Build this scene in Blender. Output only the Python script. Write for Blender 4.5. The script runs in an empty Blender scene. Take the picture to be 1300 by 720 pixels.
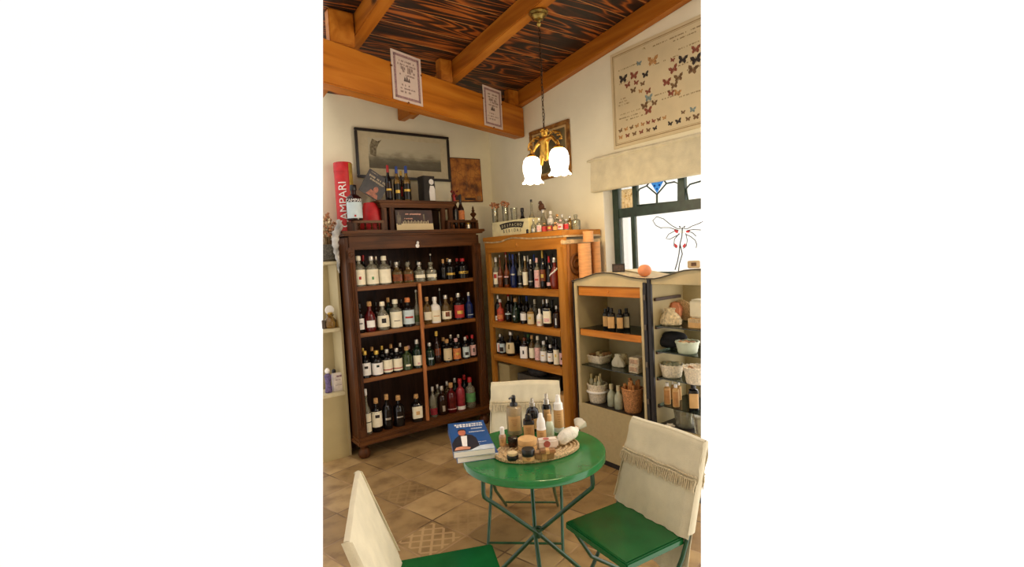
import bpy, bmesh, math, random
import numpy as np
from mathutils import Vector, Matrix
random.seed(7)
PI = math.pi
SC = bpy.context.scene
COL = SC.collection

# ------------------------------------------------------------------ camera
F, CH = 649.64, 1.6
_yw, _pt, _rl = [math.radians(a) for a in (36.558, 3.2774, -3.0125)]
_fw = np.array([math.sin(_yw)*math.cos(_pt), math.cos(_yw)*math.cos(_pt), -math.sin(_pt)])
_r0 = np.array([math.cos(_yw), -math.sin(_yw), 0.0]); _u0 = np.cross(_r0, _fw)
_rt = _r0*math.cos(_rl)+_u0*math.sin(_rl); _up = -_r0*math.sin(_rl)+_u0*math.cos(_rl)
_C = np.array([0, 0, CH])
cam_d = bpy.data.cameras.new('camera'); cam = bpy.data.objects.new('camera', cam_d); COL.objects.link(cam)
cam_d.sensor_fit = 'HORIZONTAL'; cam_d.sensor_width = 36.0; cam_d.lens = F/1300*36; cam_d.clip_start = .05
cam.matrix_world = Matrix(((_rt[0], _up[0], -_fw[0], 0), (_rt[1], _up[1], -_fw[1], 0), (_rt[2], _up[2], -_fw[2], CH), (0, 0, 0, 1)))
SC.camera = cam

# survey helpers: sight lines of the photograph met with the room's planes, to measure where things stand
def ray(px, py): return _rt*(px-650)/F-_up*(py-360)/F+_fw
def onz(px, py, z=0.0): d = ray(px, py); return Vector(_C+d*(z-CH)/d[2])
def ony(px, py, Y): d = ray(px, py); return Vector(_C+d*Y/d[1])
def onx(px, py, X): d = ray(px, py); return Vector(_C+d*X/d[0])
def depth(p): return float((np.array(p)-_C) @ _fw)
def _lin(base, e, a, k):                # t with ((base+t e).a)/((base+t e).fw) = k
    b = np.array(base)-_C; e = np.array(e)
    return float((k*(b@_fw)-b@a)/(e@a-k*(e@_fw)))
def x_at(px, Y, z): return _lin((0, Y, z), (1., 0, 0), _rt, (px-650)/F)
def y_at(px, X, z): return _lin((X, 0, z), (0, 1., 0), _rt, (px-650)/F)
def z_at(py, X, Y): return _lin((X, Y, 0), (0, 0, 1.), _up, -(py-360)/F)
_nl = np.cross(ray(410, 0), ray(410, 720)); _nr = np.cross(ray(890, 0), ray(890, 720))
if _nl @ _fw < 0: _nl = -_nl
if _nr @ _fw < 0: _nr = -_nr

# ------------------------------------------------------------------ materials
def s2l(c):
    return tuple(((v/255)/12.92 if v/255 <= .04045 else ((v/255+.055)/1.055)**2.4) for v in c[:3])+(1.0,)
MATS = {}
def newmat(name):
    m = bpy.data.materials.new(name); m.use_nodes = True
    nt = m.node_tree; b = nt.nodes['Principled BSDF']
    return m, nt, b
def nd(nt, t, **k):
    n = nt.nodes.new(t)
    for a, v in k.items(): setattr(n, a, v)
    return n
def coords(nt, scale=(1, 1, 1), rot=(0, 0, 0), loc=(0, 0, 0)):
    tc = nd(nt, 'ShaderNodeTexCoord'); mp = nd(nt, 'ShaderNodeMapping')
    mp.inputs['Scale'].default_value = scale; mp.inputs['Rotation'].default_value = rot; mp.inputs['Location'].default_value = loc
    nt.links.new(tc.outputs['Object'], mp.inputs['Vector']); return mp.outputs['Vector']
def ramp(nt, fac, stops):
    r = nd(nt, 'ShaderNodeValToRGB'); e = r.color_ramp.elements
    while len(e) < len(stops): e.new(.5)
    for k, (p, c) in enumerate(stops): e[k].position = p; e[k].color = s2l(c)
    nt.links.new(fac, r.inputs['Fac']); return r.outputs['Color']
def M(name, rgb, rough=.5, metal=0., var=.12, scale=25., bump=0., bscale=None, coat=0., stretch=(1, 1, 1), spec=.5):
    if name in MATS: return MATS[name]
    m, nt, b = newmat(name); L = nt.links
    v = coords(nt, stretch)
    n = nd(nt, 'ShaderNodeTexNoise'); n.inputs['Scale'].default_value = scale; n.inputs['Detail'].default_value = 4
    L.new(v, n.inputs['Vector'])
    lo = tuple(max(0, c*(1-var)) for c in rgb); hi = tuple(min(255, c*(1+var*.6)) for c in rgb)
    L.new(ramp(nt, n.outputs['Fac'], [(.3, lo), (.7, hi)]), b.inputs['Base Color'])
    b.inputs['Roughness'].default_value = rough; b.inputs['Metallic'].default_value = metal
    b.inputs['Specular IOR Level'].default_value = spec
    if coat: b.inputs['Coat Weight'].default_value = coat; b.inputs['Coat Roughness'].default_value = .08
    if bump:
        n2 = nd(nt, 'ShaderNodeTexNoise'); n2.inputs['Scale'].default_value = bscale or scale*3; L.new(v, n2.inputs['Vector'])
        bp = nd(nt, 'ShaderNodeBump'); bp.inputs['Strength'].default_value = bump; bp.inputs['Distance'].default_value = .01
        L.new(n2.outputs['Fac'], bp.inputs['Height']); L.new(bp.outputs['Normal'], b.inputs['Normal'])
    MATS[name] = m; return m
def WOOD(name, dark, mid, light, stretch, rough=.45, coat=.1, knots=False, rot=(0, 0, 0), bump=.15, spec=.14):
    if name in MATS: return MATS[name]
    m, nt, b = newmat(name); L = nt.links
    v = coords(nt, stretch, rot)
    n = nd(nt, 'ShaderNodeTexNoise'); n.inputs['Scale'].default_value = 1; n.inputs['Detail'].default_value = 6; n.inputs['Distortion'].default_value = .6
    L.new(v, n.inputs['Vector'])
    col = ramp(nt, n.outputs['Fac'], [(.28, dark), (.5, mid), (.72, light)])
    if knots:
        v2 = coords(nt, tuple(s*.22 if s > 5 else s*1.6 for s in stretch), rot)
        vo = nd(nt, 'ShaderNodeTexVoronoi'); vo.inputs['Scale'].default_value = 1.; L.new(v2, vo.inputs['Vector'])
        k = ramp(nt, vo.outputs['Distance'], [(.0, (0, 0, 0)), (.07, (40, 40, 40)), (.13, (255, 255, 255))])
        mx = nd(nt, 'ShaderNodeMix', data_type='RGBA', blend_type='MIX')
        L.new(k, mx.inputs['Factor']); mx.inputs[6].default_value = s2l(tuple(c*.45 for c in dark)); L.new(col, mx.inputs[7]); col = mx.outputs[2]
    L.new(col, b.inputs['Base Color'])
    b.inputs['Specular IOR Level'].default_value = spec
    b.inputs['Roughness'].default_value = rough; b.inputs['Coat Weight'].default_value = coat; b.inputs['Coat Roughness'].default_value = .2
    bp = nd(nt, 'ShaderNodeBump'); bp.inputs['Strength'].default_value = bump; bp.inputs['Distance'].default_value = .004
    L.new(n.outputs['Fac'], bp.inputs['Height']); L.new(bp.outputs['Normal'], b.inputs['Normal'])
    MATS[name] = m; return m
def GLASS(name, tint, gloss=.9, milk=0., milkcol=(255, 255, 255), rough=.03):
    """thin see-through glass: tinted transparency, a fresnel sheen, optional milkiness"""
    if name in MATS: return MATS[name]
    m, nt, b = newmat(name); L = nt.links; nt.nodes.remove(b)
    out = nt.nodes['Material Output']
    tr = nd(nt, 'ShaderNodeBsdfTransparent'); tr.inputs['Color'].default_value = s2l(tint)
    base = tr.outputs[0]
    if milk:
        df = nd(nt, 'ShaderNodeBsdfDiffuse'); n = nd(nt, 'ShaderNodeTexNoise'); n.inputs['Scale'].default_value = 30
        L.new(coords(nt), n.inputs['Vector'])
        L.new(ramp(nt, n.outputs['Fac'], [(.3, tuple(c*.85 for c in milkcol)), (.7, milkcol)]), df.inputs['Color'])
        mm = nd(nt, 'ShaderNodeMixShader'); mm.inputs[0].default_value = milk
        L.new(base, mm.inputs[1]); L.new(df.outputs[0], mm.inputs[2]); base = mm.outputs[0]
    gl = nd(nt, 'ShaderNodeBsdfGlossy'); gl.inputs['Roughness'].default_value = rough
    lw = nd(nt, 'ShaderNodeLayerWeight'); lw.inputs['Blend'].default_value = .35
    mu = nd(nt, 'ShaderNodeMath', operation='MULTIPLY'); mu.inputs[1].default_value = gloss
    L.new(lw.outputs['Fresnel'], mu.inputs[0])
    mx = nd(nt, 'ShaderNodeMixShader'); L.new(mu.outputs[0], mx.inputs[0]); L.new(base, mx.inputs[1]); L.new(gl.outputs[0], mx.inputs[2])
    L.new(mx.outputs[0], out.inputs['Surface'])
    MATS[name] = m; return m
def EMIT(name, rgb, power):
    if name in MATS: return MATS[name]
    m, nt, b = newmat(name)
    b.inputs['Base Color'].default_value = s2l(rgb); b.inputs['Emission Color'].default_value = s2l(rgb); b.inputs['Emission Strength'].default_value = power
    MATS[name] = m; return m

# ------------------------------------------------------------------ mesh builder
class G:
    def __init__(s): s.bm = bmesh.new(); s.mi = 0
    def _mark(s, faces):
        for f in faces: f.material_index = s.mi
    def poly(s, pts):
        vs = [s.bm.verts.new(p) for p in pts]; f = s.bm.faces.new(vs); f.material_index = s.mi; return f
    def box(s, a, b, bev=0., mat=None):
        """axis aligned box between two corners, optional bevel, optional matrix"""
        lo = [min(a[i], b[i]) for i in range(3)]; hi = [max(a[i], b[i]) for i in range(3)]
        t = bmesh.new(); r = bmesh.ops.create_cube(t, size=1)
        for v in t.verts:
            v.co = Vector([(lo[i]+hi[i])/2+v.co[i]*(hi[i]-lo[i]) for i in range(3)])
        if bev > 0:
            bv = min(bev, .45*min(hi[i]-lo[i] for i in range(3)))
            bmesh.ops.bevel(t, geom=list(t.edges), offset=bv, segments=2, affect='EDGES')
        if mat is not None: t.transform(mat)
        s.merge(t); return s
    def merge(s, t):
        me = bpy.data.meshes.new('t'); t.to_mesh(me); t.free()
        n0 = len(s.bm.faces); s.bm.from_mesh(me); bpy.data.meshes.remove(me)
        s.bm.faces.ensure_lookup_table()
        for f in s.bm.faces[n0:]: f.material_index = s.mi
    def lathe(s, prof, c=(0, 0, 0), seg=20, sq=0, mat=None, wob=None, close=True):
        """spin (r,z) profile about the vertical axis; sq>0 squares the section; wob(theta,k) scales the radius"""
        t = bmesh.new(); rings = []
        for k, (r, z) in enumerate(prof):
            if r < 1e-6: rings.append([t.verts.new((0, 0, z))]); continue
            ring = []
            for i in range(seg):
                a = 2*PI*i/seg+(PI/seg)
                g = 1/((abs(math.cos(a))**sq+abs(math.sin(a))**sq)**(1/sq)) if sq else 1
                if wob: g *= wob(a, k)
                ring.append(t.verts.new((r*g*math.cos(a), r*g*math.sin(a), z)))
            rings.append(ring)
        for a, b in zip(rings, rings[1:]):
            for i in range(seg):
                j = (i+1) % seg
                if len(a) == 1 and len(b) == 1: continue
                if len(a) == 1: t.faces.new((a[0], b[j], b[i]))
                elif len(b) == 1: t.faces.new((a[i], a[j], b[0]))
                else: t.faces.new((a[i], a[j], b[j], b[i]))
        if close:
            if len(rings[0]) > 1: t.faces.new(rings[0][::-1])
            if len(rings[-1]) > 1: t.faces.new(rings[-1])
        bmesh.ops.recalc_face_normals(t, faces=t.faces)
        t.transform(Matrix.Translation(c)) if mat is None else t.transform(mat)
        s.merge(t); return s
    def tube(s, pts, r, seg=8, closed=False, flat=1.):
        pts = [Vector(p) for p in pts]; n = len(pts); t = bmesh.new(); rings = []
        rr = r if isinstance(r, (list, tuple)) else [r]*n
        prev = None
        for i, p in enumerate(pts):
            if closed: d = pts[(i+1) % n]-pts[i-1]
            else: d = pts[min(i+1, n-1)]-pts[max(i-1, 0)]
            d.normalize()
            if prev is None:
                a = Vector((0, 0, 1)) if abs(d.z) < .9 else Vector((1, 0, 0)); x = d.cross(a).normalized()
            else: x = (prev-d*prev.dot(d)).normalized()
            prev = x; y = d.cross(x)
            rings.append([t.verts.new(p+rr[i]*(x*math.cos(2*PI*k/seg)+y*flat*math.sin(2*PI*k/seg))) for k in range(seg)])
        for i in range(n if closed else n-1):
            a, b = rings[i], rings[(i+1) % n]
            for k in range(seg): t.faces.new((a[k], a[(k+1) % seg], b[(k+1) % seg], b[k]))
        if not closed: t.faces.new(rings[0][::-1]); t.faces.new(rings[-1])
        bmesh.ops.recalc_face_normals(t, faces=t.faces)
        s.merge(t); return s
    def prism(s, pts, ext):
        """planar outline extruded along a vector"""
        ext = Vector(ext); t = bmesh.new()
        a = [t.verts.new(p) for p in pts]; b = [t.verts.new(Vector(p)+ext) for p in pts]; n = len(a)
        t.faces.new(a); t.faces.new(b[::-1])
        for i in range(n): t.faces.new((a[i], b[i], b[(i+1) % n], a[(i+1) % n]))
        bmesh.ops.recalc_face_normals(t, faces=t.faces)
        s.merge(t); return s
    def grid(s, fn, nu, nv, thick=0.):
        """sheet from fn(u,v)->point, with thickness along its normals"""
        t = bmesh.new()
        P = [[Vector(fn(i/nu, j/nv)) for j in range(nv+1)] for i in range(nu+1)]
        V = [[t.verts.new(p) for p in row] for row in P]
        for i in range(nu):
            for j in range(nv): t.faces.new((V[i][j], V[i+1][j], V[i+1][j+1], V[i][j+1]))
        bmesh.ops.recalc_face_normals(t, faces=t.faces)
        if thick: bmesh.ops.solidify(t, geom=list(t.faces), thickness=thick)
        s.merge(t); return s
    def ball(s, c, r, sx=1, sy=1, sz=1, sub=2, jit=0.):
        t = bmesh.new(); bmesh.ops.create_icosphere(t, subdivisions=sub, radius=1)
        for v in t.verts:
            k = 1+random.uniform(-jit, jit); v.co = Vector((v.co.x*r*sx*k, v.co.y*r*sy*k, v.co.z*r*sz*k))+Vector(c)
        s.merge(t); return s
    def patch(s, a0, a1, z0, z1, rfn, n=8, nz=4, sq=0):
        """label wrapped on a lathe body: angles in radians, rfn(z) radius"""
        for i in range(n):
            for k in range(nz):
                q = []
                for (ii, kk) in ((i, k), (i+1, k), (i+1, k+1), (i, k+1)):
                    a = a0+(a1-a0)*ii/n; z = z0+(z1-z0)*kk/nz
                    g = 1/((abs(math.cos(a))**sq+abs(math.sin(a))**sq)**(1/sq)) if sq else 1
                    r = rfn(z)*g; q.append((r*math.cos(a), r*math.sin(a), z))
                s.poly(q)
        return s
    def xf(s, m): s.bm.transform(m); return s
    def clip(s):
        """end the modelled part of the room where the photograph stops showing it"""
        for nrm in (_nl, _nr):
            g = list(s.bm.verts)+list(s.bm.edges)+list(s.bm.faces)
            r = bmesh.ops.bisect_plane(s.bm, geom=g, plane_co=Vector(_C), plane_no=Vector(nrm), clear_inner=True)
            ed = [e for e in r['geom_cut'] if isinstance(e, bmesh.types.BMEdge)]
            if ed:
                try: bmesh.ops.holes_fill(s.bm, edges=ed)
                except Exception: pass
        return s
    def obj(s, name, mats, parent=None, smooth=False, world=False, clip=False):
        if clip: s.clip()
        if parent is not None and world: s.bm.transform(parent.matrix_basis.inverted())
        me = bpy.data.meshes.new(name)
        if smooth:
            for f in s.bm.faces: f.smooth = True
        s.bm.normal_update(); s.bm.to_mesh(me); s.bm.free()
        for m in (mats if isinstance(mats, (list, tuple)) else [mats]): me.materials.append(m)
        if smooth:
            try: me.set_sharp_from_angle(angle=math.radians(42))
            except Exception: pass
        o = bpy.data.objects.new(name, me); COL.objects.link(o)
        if parent is not None: o.parent = parent
        return o
def tag(o, label, cat, group=None):
    o['label'] = label; o['category'] = cat
    if group: o['group'] = group
    return o
def struct(o): o['kind'] = 'structure'; return o
def thing(name, label, cat, loc=(0, 0, 0), rz=0., group=None):
    o = bpy.data.objects.new(name, None); COL.objects.link(o); o.empty_display_size = .05
    o.matrix_basis = Matrix.Translation(loc) @ Matrix.Rotation(rz, 4, 'Z')
    return tag(o, label, cat, group)
def sroot(name, loc=(0, 0, 0), rz=0.):
    o = bpy.data.objects.new(name, None); COL.objects.link(o)
    o.matrix_basis = Matrix.Translation(loc) @ Matrix.Rotation(rz, 4, 'Z'); return struct(o)
def frame_mat(o, x, y):
    x = Vector(x).normalized(); y = Vector(y); y = (y-x*y.dot(x)).normalized(); z = x.cross(y)
    return Matrix(((x.x, y.x, z.x, o[0]), (x.y, y.y, z.y, o[1]), (x.z, y.z, z.z, o[2]), (0, 0, 0, 1)))
def text_bm(g, body, size, mat, ext=.0006, align='CENTER', sx=1.):
    cu = bpy.data.curves.new('lettering', 'FONT'); cu.body = body; cu.size = size; cu.align_x = align; cu.align_y = 'CENTER'; cu.extrude = ext
    o = bpy.data.objects.new('lettering', cu); COL.objects.link(o)
    dg = bpy.context.evaluated_depsgraph_get(); me = bpy.data.meshes.new_from_object(o.evaluated_get(dg))
    t = bmesh.new(); t.from_mesh(me); t.transform(mat @ Matrix.Diagonal((sx, 1, 1, 1))); g.merge(t)
    bpy.data.objects.remove(o); bpy.data.curves.remove(cu); bpy.data.meshes.remove(me); return g
def strokes(g, m, x0, x1, y, h, z=.0008, fill=.75):
    """a line of unreadably small print: short upright strokes"""
    x = x0
    while x < x1:
        w = random.uniform(.25, .6)*h
        if random.random() < fill: g.box((x, y-h/2*random.uniform(.6, 1), 0), (min(x+w, x1), y+h/2*random.uniform(.6, 1), z), mat=m)
        x += w*1.35
    return g
def lin(a, b, t): return a+(b-a)*t
ORD = ['first', 'second', 'third', 'fourth', 'fifth', 'sixth', 'seventh', 'eighth', 'ninth', 'tenth', 'eleventh', 'twelfth', 'thirteenth', 'fourteenth', 'fifteenth', 'sixteenth']
# ------------------------------------------------------------------ palette
plaster = M('cream_plaster', (240, 233, 204), .85, var=.03, scale=3, bump=.08, bscale=60)
reveal = M('white_plaster', (238, 234, 222), .8, var=.03, scale=5)
pine = WOOD('honey_pine', (144, 80, 16), (178, 104, 24), (194, 122, 36), (1.2, 14, 14), knots=True)
pine_r = WOOD('honey_pine_rafter', (138, 76, 18), (168, 98, 26), (186, 116, 38), (14, 1.2, 14), knots=True)
walnut = WOOD('dark_walnut', (48, 27, 12), (74, 42, 20), (96, 57, 28), (22, 22, 2.2), .5, .06)
walnut_h = WOOD('dark_walnut_rail', (54, 31, 13), (84, 49, 22), (106, 64, 31), (2.2, 22, 22), .5, .06)
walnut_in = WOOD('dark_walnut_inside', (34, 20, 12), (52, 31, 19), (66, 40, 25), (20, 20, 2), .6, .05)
shelfwood = WOOD('shelf_edge_wood', (92, 54, 22), (124, 76, 33), (144, 92, 45), (2.5, 30, 30), .45, .15)
stick = WOOD('terracotta_stick', (150, 92, 54), (176, 112, 68), (192, 128, 80), (30, 30, 3), .5, 0)
amber = WOOD('amber_oak', (132, 82, 26), (162, 106, 38), (180, 122, 50), (18, 18, 1.8), .5, .06)
amber_h = WOOD('amber_oak_rail', (138, 84, 26), (172, 110, 38), (190, 128, 52), (18, 1.8, 18), .5, .06)
carvewood = WOOD('carved_oak', (112, 68, 28), (150, 96, 46), (174, 116, 60), (18, 18, 3), .5, .1)
bluegrey = M('cabinet_back_paint', (96, 94, 78), .7, var=.25, scale=6)
caseskin = M('cream_case_paint', (192, 174, 130), .6, var=.08, scale=5)
casein = M('cream_case_inside', (178, 162, 120), .7, var=.08, scale=4)
canvas = M('tan_canvas', (178, 160, 116), .8, var=.03, scale=40, bump=.1, bscale=300)
blacktrim = M('black_leather_trim', (30, 24, 20), .45, var=.3, scale=30)
drawerorange = WOOD('orange_slat', (160, 94, 24), (186, 114, 36), (200, 130, 48), (30, 2.5, 30), .45, .15)
green = M('green_enamel', (34, 116, 60), .17, var=.1, scale=8, coat=.1, spec=.4)
green_d = M('green_enamel_dark', (20, 92, 44), .22, var=.12, scale=8, coat=.1, spec=.3)
tubegreen = M('green_tube_paint', (26, 74, 44), .35, var=.2, scale=30)
cloth = M('unbleached_cotton', (212, 202, 172), .9, var=.04, scale=14, bump=.25, bscale=260)
lace = M('cotton_fringe', (206, 190, 154), .9, var=.12, scale=120, bump=.4, bscale=400)
linen = M('linen_blind', (210, 200, 168), .9, var=.05, scale=16, bump=.3, bscale=200)
blackframe = M('black_frame', (34, 28, 24), .4, var=.2)
matboard = M('mat_board', (190, 178, 146), .8, var=.04)
printgrey = M('print_sky', (196, 186, 156), .8, var=.1, scale=9)
printdark = M('print_ink', (84, 76, 58), .8, var=.4, scale=30)
paper = M('white_paper', (236, 230, 216), .7, var=.03)
paper2 = M('aged_paper', (216, 198, 156), .75, var=.05, scale=4)
ink = M('black_ink', (40, 34, 30), .7, var=.1)
gold = M('antique_gold', (206, 156, 66), .28, 1., var=.25, scale=30)
brass = M('aged_brass', (150, 126, 66), .35, 1., var=.3, scale=20)
chainm = M('dark_chain_metal', (70, 52, 34), .4, 1., var=.2)
kraft = M('kraft_label', (206, 162, 102), .7, var=.06)
cream = M('cream_label', (236, 228, 200), .65, var=.04)
white = M('white_plastic', (238, 234, 226), .4, var=.02)
blackp = M('black_plastic', (22, 20, 20), .3, var=.1)
amberglass = M('brown_bottle_glass', (40, 20, 12), .06, var=.2, coat=.12, spec=.4)
black_glass = M('black_bottle_glass', (18, 16, 17), .07, var=.2, coat=.12, spec=.4)
dkgreen_glass = M('dark_green_bottle_glass', (22, 40, 28), .07, var=.2, coat=.12, spec=.4)
blue_glass = M('blue_bottle_glass', (22, 34, 82), .07, var=.2, coat=.12, spec=.4)
red_glass = M('red_liquor_glass', (84, 16, 18), .06, var=.2, coat=.12, spec=.4)
pink_glass = M('pink_liquor_glass', (150, 46, 56), .08, var=.2, coat=.12, spec=.4)
brown_glass = M('whisky_glass', (112, 54, 22), .06, var=.25, coat=.12, spec=.4)
clear = GLASS('clear_bottle_glass', (226, 226, 210), 1., milk=.30, milkcol=(206, 200, 172))  # milky share stands in for light refracted through clear glass
cleargreen = GLASS('green_clear_glass', (150, 176, 120), 1., milk=.15, milkcol=(150, 180, 110))
clearamber = GLASS('yellow_clear_glass', (222, 196, 130), 1., milk=.15, milkcol=(220, 180, 110))
shelfglass = GLASS('shelf_glass', (176, 190, 176), .8, milk=.08, milkcol=(90, 100, 90))
frost = GLASS('milky_pane', (250, 252, 250), .35, milk=.12, milkcol=(255, 255, 255), rough=.2)
cork = M('cork', (190, 146, 92), .8, var=.2, scale=60)
silver = M('silver_cap', (200, 196, 186), .3, .8, var=.1)
redcap = M('red_cap', (176, 30, 34), .4, var=.1)
bluecap = M('blue_cap', (40, 70, 150), .4, var=.1)
goldcap = M('gold_cap', (214, 178, 84), .35, .6, var=.1)
redm = M('red_board', (196, 28, 34), .5, var=.08)
orange_l = M('orange_label', (214, 128, 70), .6, var=.15, scale=60)
pink_l = M('pink_label', (222, 176, 170), .6, var=.15, scale=60)
green_l = M('green_label', (84, 140, 86), .6, var=.1)
red_l = M('red_label', (176, 44, 40), .6, var=.15, scale=60)
blue_l = M('pale_blue_label', (196, 212, 214), .6, var=.05)
rattan = M('woven_rattan', (206, 176, 128), .8, var=.3, scale=150, bump=.5, bscale=220)
rope = M('white_rope', (226, 212, 184), .85, var=.15, scale=90, bump=.5, bscale=160)
wicker = M('orange_wicker', (196, 136, 84), .8, var=.3, scale=120, bump=.5, bscale=200)
dried = M('dried_flower', (176, 122, 84), .9, var=.4, scale=60)
terrac = M('kraft_cup_card', (216, 156, 98), .7, var=.08, scale=12, stretch=(1, 1, 6))
darkcloth = M('black_cloth', (26, 25, 28), .95, var=.2, scale=30)
greyplastic = M('grey_bag', (150, 146, 138), .5, var=.75, scale=9)

# ------------------------------------------------------------------ floor
YB, XW = 4.45, 3.10
def floor_mat():
    m, nt, b = newmat('clay_floor_tiles'); L = nt.links
    T, ROT = .292, math.radians(13.5)
    ox, oy = onz(549, 661)[0], onz(549, 661)[1]
    tc = nd(nt, 'ShaderNodeTexCoord'); sh = nd(nt, 'ShaderNodeVectorMath', operation='SUBTRACT'); sh.inputs[1].default_value = (ox, oy, 0)
    L.new(tc.outputs['Object'], sh.inputs[0])
    rt = nd(nt, 'ShaderNodeVectorRotate', rotation_type='Z_AXIS'); rt.inputs['Angle'].default_value = -ROT; L.new(sh.outputs[0], rt.inputs['Vector'])
    sc = nd(nt, 'ShaderNodeVectorMath', operation='SCALE'); sc.inputs['Scale'].default_value = 1/T; L.new(rt.outputs[0], sc.inputs[0])
    fl = nd(nt, 'ShaderNodeVectorMath', operation='FLOOR'); fr = nd(nt, 'ShaderNodeVectorMath', operation='FRACTION')
    L.new(sc.outputs[0], fl.inputs[0]); L.new(sc.outputs[0], fr.inputs[0])
    wn = nd(nt, 'ShaderNodeTexWhiteNoise', noise_dimensions='2D'); L.new(fl.outputs[0], wn.inputs['Vector'])
    base = ramp(nt, wn.outputs['Value'], [(0., (138, 110, 68)), (.45, (160, 130, 84)), (.8, (174, 144, 96)), (1., (188, 158, 110))])
    ns = nd(nt, 'ShaderNodeTexNoise'); ns.inputs['Scale'].default_value = 7; ns.inputs['Detail'].default_value = 6; L.new(tc.outputs['Object'], ns.inputs['Vector'])
    wear = ramp(nt, ns.outputs['Fac'], [(.3, (190, 180, 170)), (.5, (238, 236, 232)), (.68, (255, 255, 255))])
    mx = nd(nt, 'ShaderNodeMix', data_type='RGBA', blend_type='MULTIPLY'); mx.inputs['Factor'].default_value = 1
    L.new(base, mx.inputs[6]); L.new(wear, mx.inputs[7]); col = mx.outputs[2]
    sp = nd(nt, 'ShaderNodeSeparateXYZ'); L.new(fr.outputs[0], sp.inputs[0])
    si = nd(nt, 'ShaderNodeSeparateXYZ'); L.new(fl.outputs[0], si.inputs[0])
    def mth(op, a, bb=None, c=None):
        n = nd(nt, 'ShaderNodeMath', operation=op)
        for k, v in enumerate((a, bb, c)):
            if v is None: continue
            if isinstance(v, (int, float)): n.inputs[k].default_value = v
            else: L.new(v, n.inputs[k])
        return n.outputs[0]
    # printed relief tiles: a lattice of pale lines on three tiles of the floor
    lat = None
    mask = None
    def idx(px, py):
        p = onz(px, py); x, y = p[0]-ox, p[1]-oy
        return math.floor((x*math.cos(ROT)+y*math.sin(ROT))/T), math.floor((-x*math.sin(ROT)+y*math.cos(ROT))/T)
    for (px, py, k) in ((545, 684, 1.), (519, 621, .22), (737, 621, .3), (585, 662, .2)):
        i, j = idx(px, py)
        e = mth('MULTIPLY', mth('COMPARE', si.outputs[0], i, .1), mth('COMPARE', si.outputs[1], j, .1)); e = mth('MULTIPLY', e, k)
        mask = e if mask is None else mth('ADD', mask, e)
    def lines(o):
        f = mth('FRACT', mth('ADD', mth('MULTIPLY', o, 3.4), .3)); return mth('LESS_THAN', mth('ABSOLUTE', mth('SUBTRACT', f, .5)), .12)
    dg1 = mth('ADD', sp.outputs[0], sp.outputs[1]); dg2 = mth('SUBTRACT', sp.outputs[0], sp.outputs[1])
    lat = mth('MAXIMUM', lines(dg1), lines(dg2))
    inner = mth('LESS_THAN', mth('MAXIMUM', mth('ABSOLUTE', mth('SUBTRACT', sp.outputs[0], .5)), mth('ABSOLUTE', mth('SUBTRACT', sp.outputs[1], .5))), .44)
    ml = mth('MULTIPLY', mth('MULTIPLY', lat, inner), mask)
    mx2 = nd(nt, 'ShaderNodeMix', data_type='RGBA'); L.new(mth('MULTIPLY', ml, .5), mx2.inputs['Factor']); L.new(col, mx2.inputs[6]); mx2.inputs[7].default_value = s2l((206, 172, 124)); col = mx2.outputs[2]
    # grout
    ed = mth('MAXIMUM', mth('ABSOLUTE', mth('SUBTRACT', sp.outputs[0], .5)), mth('ABSOLUTE', mth('SUBTRACT', sp.outputs[1], .5)))
    gr = nd(nt, 'ShaderNodeMapRange', interpolation_type='SMOOTHSTEP'); gr.inputs['From Min'].default_value = .474; gr.inputs['From Max'].default_value = .492; L.new(ed, gr.inputs['Value'])
    n3 = nd(nt, 'ShaderNodeTexNoise'); n3.inputs['Scale'].default_value = 3; L.new(tc.outputs['Object'], n3.inputs['Vector'])
    gc = ramp(nt, n3.outputs['Fac'], [(.4, (96, 72, 46)), (.6, (168, 136, 96))])
    mx3 = nd(nt, 'ShaderNodeMix', data_type='RGBA'); L.new(gr.outputs[0], mx3.inputs['Factor']); L.new(col, mx3.inputs[6]); L.new(gc, mx3.inputs[7])
    L.new(mx3.outputs[2], b.inputs['Base Color'])
    b.inputs['Roughness'].default_value = .5
    hh = mth('ADD', mth('MULTIPLY', gr.outputs[0], -1.), mth('MULTIPLY', ns.outputs['Fac'], .5))
    bp = nd(nt, 'ShaderNodeBump'); bp.inputs['Strength'].default_value = .3; bp.inputs['Distance'].default_value = .004; L.new(hh, bp.inputs['Height']); L.new(bp.outputs['Normal'], b.inputs['Normal'])
    return m
g = G(); g.box((-.6, .35, -.06), (XW+.25, YB+.2, 0)); struct(g.obj('floor', floor_mat(), clip=True))
# ------------------------------------------------------------------ walls
def roof(y, off=0.): return 3.12+.12*(3.845-y)-off
g = G()
g.prism([(.9, YB, 0), (XW+.2, YB, 0), (XW+.2, YB, roof(YB)+.02), (.9, YB, roof(YB)+.02)], (0, .2, 0)); struct(g.obj('wall_back', plaster, clip=True))
WY0, WZ0, WZ1 = 2.885, 1.36, 2.30
g = G()
g.prism([(XW, WY0, 0), (XW, YB, 0), (XW, YB, roof(YB)+.02), (XW, WY0, roof(WY0)+.02)], (.2, 0, 0))
g.box((XW, 1.2, 0), (XW+.2, WY0, WZ0))
g.prism([(XW, 1.2, WZ1), (XW, WY0, WZ1), (XW, WY0, roof(WY0)+.02), (XW, 1.2, roof(1.2)+.02)], (.2, 0, 0))
struct(g.obj('wall_right', plaster, clip=True))
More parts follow.
